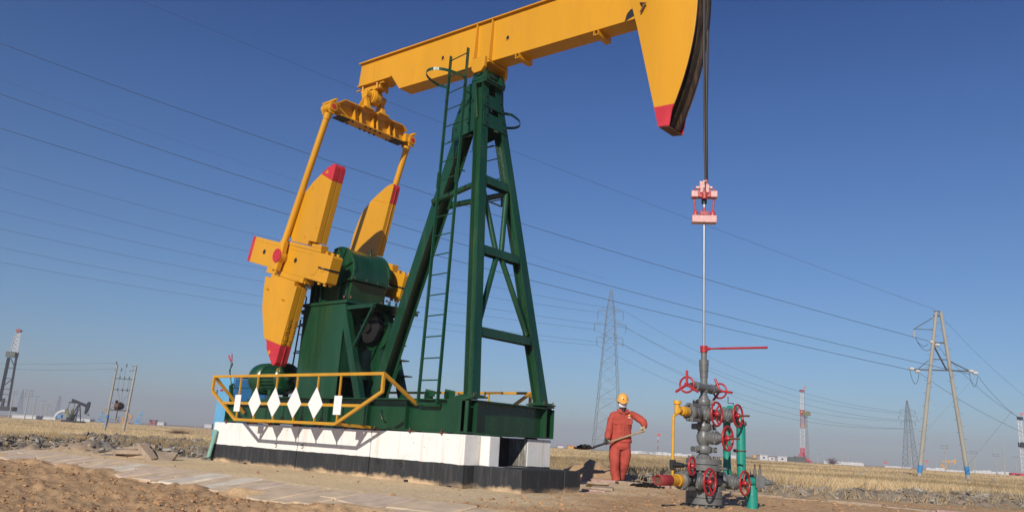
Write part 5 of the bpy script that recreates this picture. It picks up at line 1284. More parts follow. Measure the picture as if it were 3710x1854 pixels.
def person():
    c = lambda x, y, t, r, r2=None: (pp(x, y, t), r, r2 if r2 else r)
    pel = c(615, 735, 0, .09, .075)
    sp = [pel, c(618, 640, .0, .10, .08), c(628, 530, .01, .11, .08), c(632, 440, .01, .10, .075), c(634, 368, .02, .06, .06), c(632, 338, .035, .052, .055), c(628, 300, .06, .070, .082), c(625, 255, .065, .078, .09), c(624, 205, .06, .068, .08)]
    la = [sp[3], c(525, 412, .0, .045, .045), c(478, 540, .03, .045, .045), c(460, 640, .08, .038, .038), c(440, 705, .13, .028, .030), c(432, 742, .15, .030, .038)]
    ra = [sp[3], c(740, 408, .0, .045, .045), c(822, 440, .02, .050, .05), c(880, 488, .05, .043, .043), c(878, 560, .11, .032, .032), c(872, 600, .13, .032, .038)]
    ll = [pel, c(560, 800, .02, .07, .075), c(545, 950, .09, .062, .066), c(555, 1060, .06, .054, .056), c(565, 1155, .03, .042, .046), c(578, 1190, .06, .04, .03)]
    rl = [pel, c(670, 800, .0, .07, .075), c(668, 950, .0, .060, .064), c(655, 1060, -.10, .052, .056), c(645, 1140, -.16, .040, .045), c(655, 1178, -.15, .04, .03)]
    body = skinned('body', [sp, la, ra, ll, rl], 'skin', PS)
    g = .022
    def grow(ch, k): return [(p, a+k, b+k) for p, a, b in ch]
    from mathutils import noise as mn
    def rumple(vs, k=.010, f=9.0, seed=0.0):
        c0 = sum(vs, Vector((0, 0, 0)))/len(vs); out = []
        for v in vs: q = Vector((v.x*f, v.y*f, v.z*f*1.7+seed)); out.append(v+mn.noise_vector(q)*k+mn.noise_vector(q*2.3)*k*.45)
        return out
    def loft(mb, rings, n=30, k=.012, seed=0.0, p=2.4, cap=True):
        pts = []; 
        # refine by linear resampling
        rr_ = []
        for a, b in zip(rings[:-1], rings[1:]):
            m_ = max(2, int((a[0]-b[0]).length/.022))
            for q in range(m_): t = q/m_; t2 = t*t*(3-2*t); rr_.append((a[0].lerp(b[0], t), a[1]+(b[1]-a[1])*t2, a[2]+(b[2]-a[2])*t2))
        rr_.append(rings[-1])
        for c_, a, b in rr_:
            for q in range(n):
                w = 2*PI*q/n; cw, sw = math.cos(w), math.sin(w); pts.append(c_+RH*math.copysign(abs(cw)**(2/p), cw)*a+TC*math.copysign(abs(sw)**(2/p), sw)*b)
        pts = rumple(pts, k, seed=seed); m_ = len(rr_)
        mb.add(pts, [(j*n+i, j*n+(i+1) % n, (j+1)*n+(i+1) % n, (j+1)*n+i) for j in range(m_-1) for i in range(n)], True)
        if cap: mb.add(pts, [tuple(range(n-1, -1, -1)), tuple(range((m_-1)*n, m_*n))])
    def limb(mb, ch, k=.010, seed=0.0, n=18):
        P_ = [q[0] for q in ch]; R_ = [q[1] for q in ch]; pp_ = []; rr_ = []
        for i in range(len(P_)-1):
            p0 = P_[max(i-1, 0)]; p1_, p2_ = P_[i], P_[i+1]; p3 = P_[min(i+2, len(P_)-1)]; m_ = max(2, int((p1_-p2_).length/.022))
            for q in range(m_):
                t = q/m_; pp_.append(.5*((2*p1_)+(p2_-p0)*t+(2*p0-5*p1_+4*p2_-p3)*t*t+(3*p1_-p0-3*p2_+p3)*t*t*t)); rr_.append(R_[i]+(R_[i+1]-R_[i])*t)
        pp_.append(P_[-1]); rr_.append(R_[-1]); t0 = MB(); t0.path(pp_, rr_, n, cap=True); vs = rumple(t0.v, k, seed=seed)
        # the capped copy shares the same positions, so both stay welded
        t0.v = vs; mb.add(t0.v, t0.f[:-2], True); mb.add(t0.v, t0.f[-2:], False)
    c1 = lambda x, y, t, r: (pp(x, y, t), r)
    mb = MB(); loft(mb, [(pp(618, 716, 0), .198, .142), (pp(620, 690, 0), .206, .148), (pp(620, 640, .0), .196, .142), (pp(624, 560, .01), .190, .136), (pp(630, 480, .015), .204, .138), (pp(632, 425, .01), .200, .126), (pp(634, 398, .0), .160, .104), (pp(634, 362, .01), .090, .080)], k=.012)
    limb(mb, [c1(560, 412, .0, .050), c1(524, 428, .01, .066), c1(492, 510, .02, .068), c1(474, 600, .06, .067), c1(458, 670, .10, .062), c1(452, 708, .12, .052)], .010, 1.0)
    limb(mb, [c1(700, 405, .0, .050), c1(748, 410, .0, .068), c1(818, 446, .02, .072), c1(874, 490, .05, .074), c1(884, 528, .08, .064), c1(880, 548, .095, .052)], .010, 2.0)
    mb.build('jacket', 'cloth', PS, split=False)
    mb = MB(); loft(mb, [(pp(616, 690, 0), .180, .132), (pp(615, 740, 0), .196, .140), (pp(613, 790, 0), .200, .140), (pp(612, 820, 0), .170, .120)], k=.008)
    limb(mb, [c1(562, 760, .01, .104), c1(552, 830, .02, .112), c1(542, 900, .06, .106), c1(545, 965, .09, .098), c1(553, 1060, .06, .088), c1(566, 1130, .04, .086), c1(574, 1180, .05, .084)], .012, 3.0)
    limb(mb, [c1(668, 760, .0, .104), c1(676, 830, .0, .112), c1(676, 900, .0, .106), c1(668, 970, -.02, .098), c1(656, 1060, -.09, .088), c1(644, 1120, -.14, .084), c1(640, 1168, -.16, .080)], .012, 4.0)
    mb.build('trousers', 'cloth', PS, split=False)
    # jacket hem band, collar, pocket flaps, badge
    mb = MB(); ce = pp(620, 722, .0); n = 28
    ring = lambda k, z, s_: [ce+RH*math.cos(a)*(.200+k)+TC*math.sin(a)*(.143+k)+Vector((0, 0, z)) for a in np.linspace(0, 2*PI, n, endpoint=False)]
    A1, B1, C1, D1 = ring(0, -.03, 0), ring(.012, -.02, 0), ring(.014, .025, 0), ring(0, .035, 0); vs = A1+B1+C1+D1
    mb.add(vs, [(j*n+i, j*n+(i+1) % n, (j+1)*n+(i+1) % n, (j+1)*n+i) for j in range(3) for i in range(n)], True); mb.build('jacket_hem', 'cloth', PS)
    mb = MB()
    for sg in (-1, 1):
        a = pp(634+sg*26, 350, .11); b = pp(634+sg*66, 352, .06); d = pp(634+sg*62, 392, .115); e = pp(634+sg*10, 412, .155)
        off = TC*.012; mb.add([a, b, d, e, a+off, b+off, d+off, e+off], [(0, 1, 2, 3), (7, 6, 5, 4), (0, 4, 5, 1), (1, 5, 6, 2), (2, 6, 7, 3), (3, 7, 4, 0)])
    mb.build('collar', 'cloth', PS, bevel=.004)
    mb = MB()
    for px in (565, 698):
        mb.obox(pp(px, 462, .150), RH, (0, 0, 1), TC, .125, .045, .012)
        mb.obox(pp(px, 500, .147), RH, (0, 0, 1), TC, .115, .10, .010)
    mb.obox(pp(633, 530, .150), RH, (0, 0, 1), TC, .045, .46, .008); mb.build('pocket', 'cloth', PS, bevel=.003)
    mb = MB(); mb.tube(pp(698, 424, .140), pp(698, 424, .160), .018, 14); mb.build('badge', 'badge', PS)
    mb = MB(); mb.obox(pp(698, 449, .160), RH, (0, 0, 1), TC, .05, .014, .004); mb.build('name_strip', 'white', PS)
    # neck scarf, head details
    mb = MB(); mb.lathe(pp(634, 385, .03), Vector((0, 0, 1)), [(0, .085), (.05, .072), (.09, .064)], 20); mb.ball(pp(634, 384, .095), .040, .045, .075); mb.ball(pp(634, 352, .05), .07, .07, .05); mb.build('scarf', 'hair', PS)
    hc = pp(625, 262, .065); dn = (TC*.93+Vector((0, 0, -.32))+RH*-.08).normalized(); upv = (Vector((0, 0, 1))+TC*.30).normalized()
    rt = dn.cross(upv)*-1
    rt = upv.cross(dn).normalized(); upv = dn.cross(rt).normalized()
    def H(r, u, f): return hc+rt*r+upv*u+dn*f
    mb = MB()
    mb.path([H(0, -.005, .082), H(0, -.03, .098), H(0, -.045, .088)], [.011, .015, .012], 8); mb.build('nose', 'skin', body)
    mb = MB()
    for sg in (-1, 1): mb.ball(H(sg*.032, .0, .076), .014, .014, .010)
    mb.build('eye', 'white', body)
    mb = MB()
    for sg in (-1, 1): mb.ball(H(sg*.032, .0, .088), .006, .006, .006); mb.path([H(sg*.015, .022, .084), H(sg*.035, .027, .082), H(sg*.05, .02, .074)], .005, 5)
    mb.build('eyebrow', 'hair', body)
    mb = MB()
    for sg in (-1, 1): mb.ball(H(sg*.080, -.012, .0), .012, .022, .032)
    mb.build('ear', 'skin', body)
    # hair behind and at the sides
    mb = MB(); mb.ball(H(0, -.005, -.018), .094, .098, .100, 18, 12); mb.build('hair', 'hair', PS)
    # mask: curved panel over nose and mouth with straps
    mb = MB(); nu, nv = 10, 7; vs = []
    for th_ in (0, .004):
        for j in range(nv):
            for i in range(nu):
                a = (i/(nu-1)-.5)*1.75; v = j/(nv-1); bulge = .020*math.sin(PI*v)*math.cos(a)
                R_ = .097+bulge+th_; vs.append(H(math.sin(a)*R_*.92, -.100+.088*v, math.cos(a)*R_+.010))
    o2 = nu*nv; fs = []
    for j in range(nv-1):
        for i in range(nu-1):
            fs.append((j*nu+i, j*nu+i+1, (j+1)*nu+i+1, (j+1)*nu+i)); fs.append((o2+j*nu+i, o2+(j+1)*nu+i, o2+(j+1)*nu+i+1, o2+j*nu+i+1))
    bd = [j*nu for j in range(nv)]+[(nv-1)*nu+i for i in range(1, nu)]+[j*nu+nu-1 for j in range(nv-2, -1, -1)]+[i for i in range(nu-2, 0, -1)]
    for k in range(len(bd)): a, b = bd[k], bd[(k+1) % len(bd)]; fs.append((a, b, o2+b, o2+a))
    mb.add(vs, fs, True); mb.build('face_mask', 'mask', PS)
    # helmet: shell with a ridge and a peak
    mb = MB(); n = 28; prof = []; vs = []
    m_ = 9
    for j in range(m_+1):
        b = PI/2*j/m_
        for i in range(n):
            a = 2*PI*i/n; k = 1+.0*math.sin(a); vs.append(H(math.cos(a)*.108*math.cos(b)*k, .030+.128*math.sin(b), math.sin(a)*.132*math.cos(b)-.008))
    mb.add(vs, [(j*n+i, j*n+(i+1) % n, (j+1)*n+(i+1) % n, (j+1)*n+i) for j in range(m_) for i in range(n)], True)
    vs = []
    for r_, u_ in ((.100, .034), (.118, .028), (.120, .022), (.100, .026)):
        for i in range(n):
            a = 2*PI*i/n; pk = .055*max(0, math.sin(a))**2 if r_ > .11 else 0; vs.append(H(math.cos(a)*(r_), u_-.018*max(0, math.sin(a))**3*(1 if r_ > .11 else 0), math.sin(a)*(r_*1.2+pk)-.008))
    mb.add(vs, [(j*n+i, j*n+(i+1) % n, ((j+1) % 4)*n+(i+1) % n, ((j+1) % 4)*n+i) for j in range(4) for i in range(n)], True)
    mb.path([H(0, .05, .124), H(0, .125, .088), H(0, .160, .02), H(0, .150, -.06), H(0, .09, -.125)], [.006, .011, .012, .011, .006], 8)
    hel = mb.build('helmet', 'helmet', PS)
    mb = MB(); mb.ball(H(0, .078, .122), .014, .014, .014, 10, 6); mb.build('helmet_badge', 'red', hel)
    # boots
    for (px, py, t, nm) in ((578, 1188, .07, 0), (662, 1172, -.12, 1)):
        a = pp(px, py, t); ch = [(a+TC*-.07+Vector((0, 0, -.0)), .045, .045), (a+TC*.03+Vector((0, 0, -.012)), .046, .038), (a+TC*.13+Vector((0, 0, -.02)), .044, .028)]
        skinned('boot', [ch], 'boot', PS)
    return
person()
# shovel held in both hands
ha, hb = pp(872, 592, .165), pp(285, 812, .22)
def shovel():
    SH = thing('shovel', 'wooden handled shovel with black soil on its blade, held across the body by the worker', 'shovel', hb)
    d = (hb-ha).normalized(); mb = MB(); m0 = ha.lerp(hb, -.02); m1 = ha.lerp(hb, .72); mb.path([m0, ha.lerp(hb, .4), m1], [.017, .018, .0165], 12); mb.build('handle', 'wood', SH)
    mb = MB(); mb.path([ha.lerp(hb, .715), ha.lerp(hb, .86), hb], [.0185, .02, .023], 12); mb.build('socket', 'black', SH)
    # blade: dished plate, pointed, roughly level
    e = Vector((d.x, d.y, -.05)).normalized(); s_ = e.cross(Vector((0, 0, 1))).normalized(); L = .40; vs = []; nu, nv = 9, 9
    for th_ in (0, -.004):
        for j in range(nv):
            v = j/(nv-1); w = .115*(1 if v < .55 else math.sqrt(max(0.02, 1-((v-.55)/.47)**2)))
            for i in range(nu):
                u = i/(nu-1)*2-1; vs.append(hb+e*(v*L-.02)+s_*u*w+Vector((0, 0, .028*u*u-.022*math.sin(PI*v)+th_-.02+.0)))
    o2 = nu*nv; fs = []
    for j in range(nv-1):
        for i in range(nu-1): fs.append((j*nu+i, j*nu+i+1, (j+1)*nu+i+1, (j+1)*nu+i)); fs.append((o2+j*nu+i, o2+(j+1)*nu+i, o2+(j+1)*nu+i+1, o2+j*nu+i+1))
    mb = MB(); mb.add(vs, fs, True); mb.build('blade', 'rust', SH)
    xs = []; mb = MB(); rr = random.Random(8)
    for k in range(70):
        v = rr.betavariate(2, 2.2); u = rr.uniform(-1, 1)*.085*math.sqrt(max(.05, 1-(2*v-1)**2)); r_ = rr.uniform(.016, .036); mb.ball(hb+e*(.01+v*.34)+s_*u+Vector((0, 0, -.012+.045*rr.random()*math.sin(PI*v))), r_, r_, r_*.8, 7, 5, .22, k)
    mb.build('soil_load', 'oilsoil', SH)
shovel()
def hand(centre, axis, palm_side, mat, name, flip):
    """gloved hand closed round the handle: palm, four bent fingers, thumb"""
    ax = Vector(axis).normalized(); up = Vector((0, 0, 1)); out = (up-ax*up.dot(ax)).normalized(); side = ax.cross(out).normalized()*flip
    ch = []
    palm0 = centre+out*.055+side*.0; palm1 = centre+out*.030
    fingers = []
    root = (palm0, .030, .036)
    body = [[(centre+out*.095-side*.0, .026, .030), root, (palm1, .030, .036)]]
    for i, (k, L) in enumerate(((-.036, .95), (-.012, 1.05), (.012, 1.0), (.034, .82))):
        b = centre+ax*k
        r_ = .0105
        pts = [(b+out*.026+side*.012, r_, r_)]
        for a in (55, 100, 150, 195): aa = math.radians(90-a); pts.append((b+out*math.sin(aa)*.031*L+side*math.cos(aa)*.031, r_*.95, r_*.95))
        fingers.append(pts)
    th = [(centre+ax*-.045*flip+out*.045, .013, .013), (centre+ax*-.050*flip+out*.012-side*.026, .0125, .0125), (centre+ax*-.040*flip-out*.016-side*.024, .011, .011)]
    g = skinned(name, body, mat, PS)
    for f in fingers+[th]: skinned('glove_finger', [f], mat, g, sub=1)
dsh = (hb-ha).normalized()
hand(ha+dsh*.03, dsh, 1, 'glove', 'glove', 1); hand(ha.lerp(hb, .735), dsh, 1, 'darkglove', 'glove', -1)
# frayed thread hanging from the raised glove
mb = MB(); a = pp(842, 640, .17); mb.path([a, a+Vector((0, 0, -.07))+RH*.01, a+Vector((0, 0, -.15))], .0025, 5); mb.build('loose_thread', 'glove', PS)

# ------------------------------------------------------------------ poles, pylons, rigs and the rest of the plain
def foot(px, dep):
    """ground point seen in pixel column px (at the horizon) at the given depth"""
    yh = 1511+.0635*(px-334); p = PD(px, yh, dep); p.z = gz(p.x, p.y); return p
def lattice(mb, base, H, w0, w1, nseg, r, ex, ey, brace=True, top=None):
    """four tapering legs with crossed bracing"""
    Zv = Vector((0, 0, 1)); cr = lambda t, i: base+Zv*H*t+(ex*((-1, 1, 1, -1)[i])+ey*((-1, -1, 1, 1)[i]))*(w0+(w1-w0)*t)/2
    for i in range(4): mb.bar(cr(0, i), cr(1, i), r*2.2, r*2.2, (ex.x, ex.y, .01))
    ts = [0]
    for k in range(nseg): ts.append(ts[-1]+(1.0-.55*k/nseg))
    ts = [t/ts[-1] for t in ts]
    for k in range(nseg):
        for i in range(4):
            j = (i+1) % 4; mb.bar(cr(ts[k], i), cr(ts[k+1], j), r, r); mb.bar(cr(ts[k], j), cr(ts[k+1], i), r, r)
            if k % 3 == 0: mb.bar(cr(ts[k+1], i), cr(ts[k+1], j), r, r)
Zv = Vector((0, 0, 1))
ATT = {}
def pylon(name, px, dep, H, label, w0, arms, r, group, key, mat='pylonsteel', nseg=13):
    b = foot(px, dep); b.z -= .3; t = thing(name, label, 'pylon', b, group)
    ex, ey = RH.copy(), FH.copy()
    mb = MB(); hb = arms[-1][0]; wt = w0*.24
    lattice(mb, b, H*hb, w0, wt*1.15, nseg, r, ex, ey); lattice(mb, b+Zv*H*hb, H*(1-hb), wt*1.15, .35, 6, r*.8, ex, ey)
    mb.build('tower', mat, t)
    mb = MB(); ins = MB(); att = []
    for f, L in arms:
        z = H*f; c = b+Zv*z
        for sg in (-1, 1):
            tip = c+ex*sg*L
            for s2 in (-1, 1): mb.bar(c+ex*sg*wt*.5+ey*s2*wt*.4, tip, r*1.2, r*1.2)
            mb.bar(c+Zv*H*.035+ex*sg*wt*.4, tip, r, r)
            for q in (.35, .65): mb.bar(c.lerp(tip, q), (c+Zv*H*.035).lerp(tip, q-.12), r*.7, r*.7)
            ins.tube(tip, tip-Zv*H*.052, r*1.3, 6); att.append(tip-Zv*H*.052)
    mb.build('cross_arm', mat, t); ins.build('insulator', 'darkgalv', t)
    ATT[key] = att+[b+Zv*H]
    return t
pylon('pylon', 2198, 163, 34.6, 'tall grey lattice pylon rising behind the worker', 5.8, [(.700, 2.75), (.785, 3.35), (.865, 2.7)], .042, 'lattice pylons of the high line', 'p1')
pylon('pylon', 3300, 400, 34.6, 'smaller lattice pylon on the right, just left of the pair of concrete poles', 5.8, [(.68, 3.7), (.765, 4.7), (.85, 3.8)], .085, 'lattice pylons of the high line', 'p2')
pylon('pylon', 68, 1000, 34, 'faint distant lattice pylon just right of the drilling mast at the far left', 6, [(.7, 4.5), (.85, 4)], .14, 'lattice pylons of the high line', 'p3')
pylon('pylon', 205, 1150, 33, 'distant lattice pylon between the utility poles and the dark pump jack', 6, [(.68, 5), (.80, 5.2), (.9, 4.2)], .16, 'lattice pylons of the high line', 'p4')
# A-frame of two concrete poles
def aframe():
    D = 63.0; P_ = lambda px, py, dd=0: PD(px, py, D+dd)
    l0, l1 = P_(3327, 1740), P_(3392, 1128); r0, r1 = P_(3512, 1746), P_(3408, 1128)
    t = thing('twin_pole_tower', 'pair of concrete poles joined at the top, with blue bands, right of the wellhead', 'power pole', ((l0+r0)/2))
    for a, b in ((l0, l1), (r0, r1)):
        mb = MB(); a2 = a-Zv*.3; mb.tube(a2, b, .175, 14, .12); mb.tube(a.lerp(b, .43), a.lerp(b, .44), .165, 14); o = mb.build('pole', 'pole', t)
        mb = MB(); mb.tube(a2.lerp(b, .07), a2.lerp(b, .115), .184, 14); mb.build('blue_band', 'blue', o)
        mb = MB()
        for k in range(22): q = a.lerp(b, .14+.83*k/22); sg = 1 if k % 2 else -1; mb.tube(q, q+RH*sg*.36, .012, 5)
        mb.build('climbing_pin', 'darkgalv', o)
    mb = MB(); S5 = lambda x, y: P_(3250+x*350/1502, 1100+y*300/1287)
    for a, b, w in (((255, 1018), (1110, 1045), .10), ((505, 858), (765, 868), .07), ((490, 880), (330, 1010), .06), ((765, 868), (1100, 1030), .07), ((555, 218), (270, 388), .07), ((270, 388), (605, 408), .05), ((570, 602), (735, 608), .09), ((560, 630), (775, 1035), .09), ((575, 115), (665, 118), .08), ((570, 185), (665, 192), .10), ((590, 115), (650, 190), .05), ((650, 115), (590, 190), .05)):
        mb.bar(S5(*a), S5(*b), w, w)
    mb.build('cross_arm', 'darkgalv', t)
    mb = MB()
    for (x, y) in ((225, 1008), (315, 1046), (1150, 1045), (1215, 1075), (545, 592), (622, 636)):
        c = S5(x, y); mb.tube(c-RH*.17, c+RH*.17, .11, 10); mb.tube(c-RH*.08, c+RH*.08, .14, 10)
    for k in range(4): c = S5(262+4*k, 435+26*k); mb.tube(c-Zv*.03, c+Zv*.05, .14, 12, .06)
    mb.build('insulator', 'porcelain', t)
    mb = MB()
    def loop(a, b, dip): a, b = S5(*a), S5(*b); mb.path([a.lerp(b, i/10)-Zv*dip*math.sin(PI*i/10)**.7 for i in range(11)], .018, 5)
    loop((200, 1030), (340, 1080), .95); loop((1120, 1070), (1250, 1130), .95); loop((295, 545), (480, 620), .35); loop((300, 550), (520, 695), .45); mb.tube(S5(255, 390), S5(295, 550), .02, 5)
    mb.build('jumper_wire', 'wire', t)
    # guy ropes
    mb = MB(); g0 = PZ(3445, 1803, -.1); mb.tube(P_(3506, 1732), g0, .035, 8, .03); mb.build('guy_anchor_rod', 'whitewash', t)
    return t
aframe()
for (a, b, r_, lab) in (((3540, 1356), (3355, 1560), .008, 'thin guy rope running down left from the arm of the twin concrete poles'), ((3470, 1728), (3660, 1496), .010, 'pale slanting guy rope right of the twin concrete poles')):
    mb = MB(); mb.tube(PD(a[0], a[1], 62), PD(b[0], b[1], 60), r_, 5); o = mb.build('guy_rope', 'galv', loc=PD(a[0], a[1], 62)); o['label'] = lab; o['category'] = 'guy rope'
# transformer on two poles
def transformer():
    D = 90.; P_ = lambda x, y, dd=0: PD(350+x*210/845, 1280+y*320/1287, D+dd)
    t = thing('transformer_poles', 'two concrete poles carrying a round transformer, left of the big pump jack', 'transformer poles', P_(250, 1115))
    for a, b in (((110, 1135), (305, 158)), ((393, 1125), (583, 172))):
        mb = MB(); mb.tube(P_(*a)-Zv*.3, P_(*b), .135, 12, .095); mb.build('pole', 'pole', t)
    mb = MB(); mb.tube(P_(130, 1040), P_(163, 893), .18, 12, .178); mb.build('blue_cover', 'blue', t)
    mb = MB()
    for a, b, w in (((245, 360), (560, 382), .09), ((215, 518), (530, 540), .08), ((150, 815), (475, 835), .2), ((180, 705), (475, 735), .04), ((215, 705), (275, 760), .05), ((200, 795), (270, 765), .04), ((395, 755), (440, 825), .05), ((475, 735), (400, 770), .04), ((305, 830), (280, 960), .1), ((170, 958), (280, 965), .06), ((520, 190), (590, 178), .06), ((480, 252), (585, 240), .07)):
        mb.bar(P_(*a), P_(*b), w, w)
    for (x, y) in ((300, 380), (640, 650)): pass
    mb.build('cross_arm', 'darkgalv', t)
    mb = MB(); c = P_(338, 768); mb.tube(c-RH*.48, c-RH*.05, .39, 18); mb.box(c.x-.2, c.x+.2, c.y-.2, c.y+.2, c.z+.36, c.z+.46); mb.build('transformer', 'rust', t, bevel=.03)
    mb = MB()
    for i in range(8): q = c+RH*(-.03+.055*i); mb.tube(q, q+RH*.02, .37-.01*i, 14)
    mb.tube(c-RH*.05, c+RH*.38, .2, 10)
    mb.ball(P_(293, 698), .17); mb.build('radiator', 'farblack', t)
    mb = MB()
    for (x, y) in ((340, 345), (408, 352), (476, 358), (308, 520), (378, 525), (447, 530), (293, 135), (440, 170), (365, 230), (275, 232)): q = P_(x, y); mb.tube(q-Zv*.18, q+Zv*.16, .085, 8, .05)
    mb.build('insulator', 'darkgalv', t)
    mb = MB()
    for a, b in (((350, 250), (310, 510)), ((430, 180), (385, 510)), ((476, 370), (450, 520)), ((500, 380), (440, 720)), ((320, 540), (335, 700)), ((380, 540), (360, 700)), ((430, 620), (385, 700))): mb.tube(P_(*a), P_(*b), .012, 5)
    mb.build('lead_wire', 'wire', t)
transformer()
# small utility poles
def upole(b, H, lean=Vector((0, 0, 0)), arms=2, r=.14, mat='pole', label='', group=None, aw=1.5):
    t = thing('utility_pole', label, 'utility pole', b, group); top = b+Zv*H+lean
    mb = MB(); mb.tube(b-Zv*.3, top, r*1.2, 8, r*.75); mb.build('pole', mat, t)
    mb = MB()
    for k in range(arms): c = b.lerp(top, .96-.09*k); mb.bar(c-RH*aw/2, c+RH*aw/2, .09, .09); [mb.tube(c+RH*q*aw*.45, c+RH*q*aw*.45+Zv*.25, .06, 6) for q in (-1, 0, 1)]
    if arms: mb.build('cross_arm', 'darkgalv', t)
G1 = 'utility poles across the plain on the left'; G2 = 'utility poles across the plain on the right'
sc1 = 800/1366
for (x, y0, y1, D, arms, lab) in ((62, 665, 500, 220, 2, 'concrete utility pole standing at the foot of the drilling mast on the far left'), (157, 688, 513, 205, 3, 'stoutest utility pole on the left, with three cross arms, second from the drilling mast'), (205, 684, 545, 260, 1, 'slim utility pole just right of the stout three-armed one'),
        (255, 680, 570, 330, 1, 'slim utility pole midway between the stout pole and the distant pylon'), (287, 680, 590, 400, 2, 'small utility pole with two arms left of the white pipe arch'), (313, 680, 607, 470, 1, 'smallest utility pole, just left of the white pipe arch'),
        (1015, 735, 680, 520, 0, 'bare distant post right of the blue pump jack'), (1213, 740, 700, 520, 0, 'bare short distant post close to the left end of the concrete base')):
    b = foot(x*sc1, D); H = (y0-y1)*sc1/FPX*D+.6; upole(b, H, arms=arms, label=lab, group=G1, r=.15 if D < 400 else .2, aw=2.0 if D < 300 else 2.6)
for (px, H_px, D, arms, lab) in ((2758, 75, 420, 0, 'thin bare pole rising left of the white sheds near the drilling rig'), (3052, 60, 430, 0, 'dark bare pole in front of the white fence, right of the drilling rig'), (3070, 46, 450, 0, 'second bare pole by the white fence, close to the first'), (3118, 42, 440, 0, 'pale short pole at the right end of the white fence'),
        (3304, 75, 300, 0, 'pale bare pole standing beside the right lattice pylon'), (3395, 42, 330, 0, 'short dark post between the twin concrete poles'), (3428, 92, 230, 2, 'utility pole seen between the twin concrete poles, left of the yellow pump jack'),
        (3533, 78, 240, 2, 'utility pole just right of the twin concrete poles'), (3613, 72, 250, 2, 'utility pole left of the bare white pole at the far right'), (3642, 108, 200, 0, 'tall bare pale pole left of the far right mast'), (3685, 66, 260, 1, 'utility pole hard against the far right mast'),
        (2962, 50, 480, 1, 'faint pole right of the drilling rig'), (2985, 48, 480, 1, 'faint pole between the drilling rig and the bush'), (2283, 70, 500, 0, 'faint distant pole right behind the worker')):
    b = foot(px, D); upole(b, H_px/FPX*D+.4, arms=arms, label=lab, group=G2, r=.15 if D < 300 else .19, aw=1.9)
# distant pump jacks
def small_jack(px, D, Hm, ex, cols, label, tilt=8):
    b = foot(px, D); t = thing('pump_jack', label, 'pump jack', b, 'pump jacks far out on the plain'); ey = Vector((-ex.y, ex.x, 0)); k = Hm/7.0
    P_ = lambda x, y, z: b+(ex*x+ey*y+Zv*z)*k
    body, cw_ = cols[0], cols[1]
    mb = MB(); mb.obox(P_(-1.6, 0, .35), ex, ey, Zv, 8*k, 1.8*k, .6*k); mb.build('skid', body, t)
    mb = MB()
    for s in (-1, 1): mb.bar(P_(.3, s*.9, .6), P_(-.3, s*.15, 5.6), .28*k, .28*k); mb.bar(P_(-2.6, s*.8, .6), P_(-.5, s*.15, 5.4), .28*k, .28*k)
    for z in (2.2, 3.8): w = .9-.75*(z-.6)/5; mb.bar(P_(.3-.6*(z-.6)/5, -w, z), P_(.3-.6*(z-.6)/5, w, z), .16*k, .16*k)
    mb.build('post', body, t)
    a = math.radians(tilt); e2 = (ex*math.cos(a)+Zv*math.sin(a)); u2 = (Zv*math.cos(a)-ex*math.sin(a)); piv = P_(-.3, 0, 5.9)
    mb = MB(); mb.bar(piv-e2*3.3*k, piv+e2*3.4*k, .5*k, .75*k, u2); mb.build('walking_beam', body, t)
    mb = MB(); hp = [(2.9, .5), (3.3, 1.3), (3.75, 1.5), (4.1, .9), (4.25, 0), (4.15, -1.1), (3.8, -2.3), (3.4, -2.35), (3.0, -.5)]; mb.prism([(u*k, v*k) for u, v in hp], -.25*k, .25*k, org=piv, ex=e2, ez=u2, ey=ey); mb.build('horse_head', cols[2] if len(cols) > 2 else body, t)
    q = piv-e2*3.1*k; mb = MB(); mb.bar(q-ey*1.1*k-Zv*.7*k, q+ey*1.1*k-Zv*.7*k, .3*k, .3*k); mb.tube(q-Zv*.7*k, q, .12*k, 6)
    for s in (-1, 1): mb.tube(q+ey*s*1.0*k-Zv*.7*k, P_(-3.6, s*1.0, 2.6), .07*k, 6)
    mb.build('equalizer', body, t)
    mb = MB()
    for s in (-1, 1): mb.bar(P_(-4.2, s*.95, 3.9), P_(-2.6, s*.95, 1.6), .3*k, .9*k)
    mb.build('counterweight', cw_, t); mb = MB(); mb.obox(P_(-3.1, 0, 1.5), ex, ey, Zv, 1.7*k, 1.2*k, 2.0*k); mb.build('gear_reducer', body, t)
    mb = MB(); hh_ = piv+e2*4.2*k; mb.tube(hh_, Vector((hh_.x, hh_.y, b.z+2.6*k)), .04*k, 5); mb.obox(Vector((hh_.x, hh_.y, b.z+2.6*k)), ex, ey, Zv, .5*k, .5*k, .3*k); mb.build('polished_rod', 'darkgalv', t)
    return t
M['farolive'] = paint('dull_yellow_green', (0.16, 0.15, 0.05), .6, .2, 1, None, 0, 0)
small_jack(283, 235, 6.9, (RH*.93+FH*-.36).normalized(), ('farblack', 'farolive'), 'black and grey pump jack beside the white pipe arch on the left', -14)
small_jack(462, 560, 7.2, (RH*.9+FH*-.4).normalized(), ('yellow', 'yellow'), 'small yellow pump jack seen behind the transformer poles', -16)
small_jack(366, 640, 8.5, (RH*.7+FH*-.7).normalized(), ('lightblue', 'yellow', 'yellow'), 'tiny yellow pump jack pointing up, left of the transformer poles', 32)
small_jack(505, 640, 8.0, (RH*.7+FH*-.7).normalized(), ('lightblue', 'lightblue'), 'tiny blue pump jack right of the transformer poles', 30)
small_jack(432, 900, 7.0, (RH*.9+FH*-.4).normalized(), ('darkgalv', 'yellow', 'yellow'), 'tiniest yellow pump jack, between the two transformer poles', -5)
small_jack(3440, 480, 6.8, (RH*.9+FH*-.4).normalized(), ('yellow', 'yellow', 'yellow'), 'small yellow pump jack between the twin concrete poles on the right', 5)
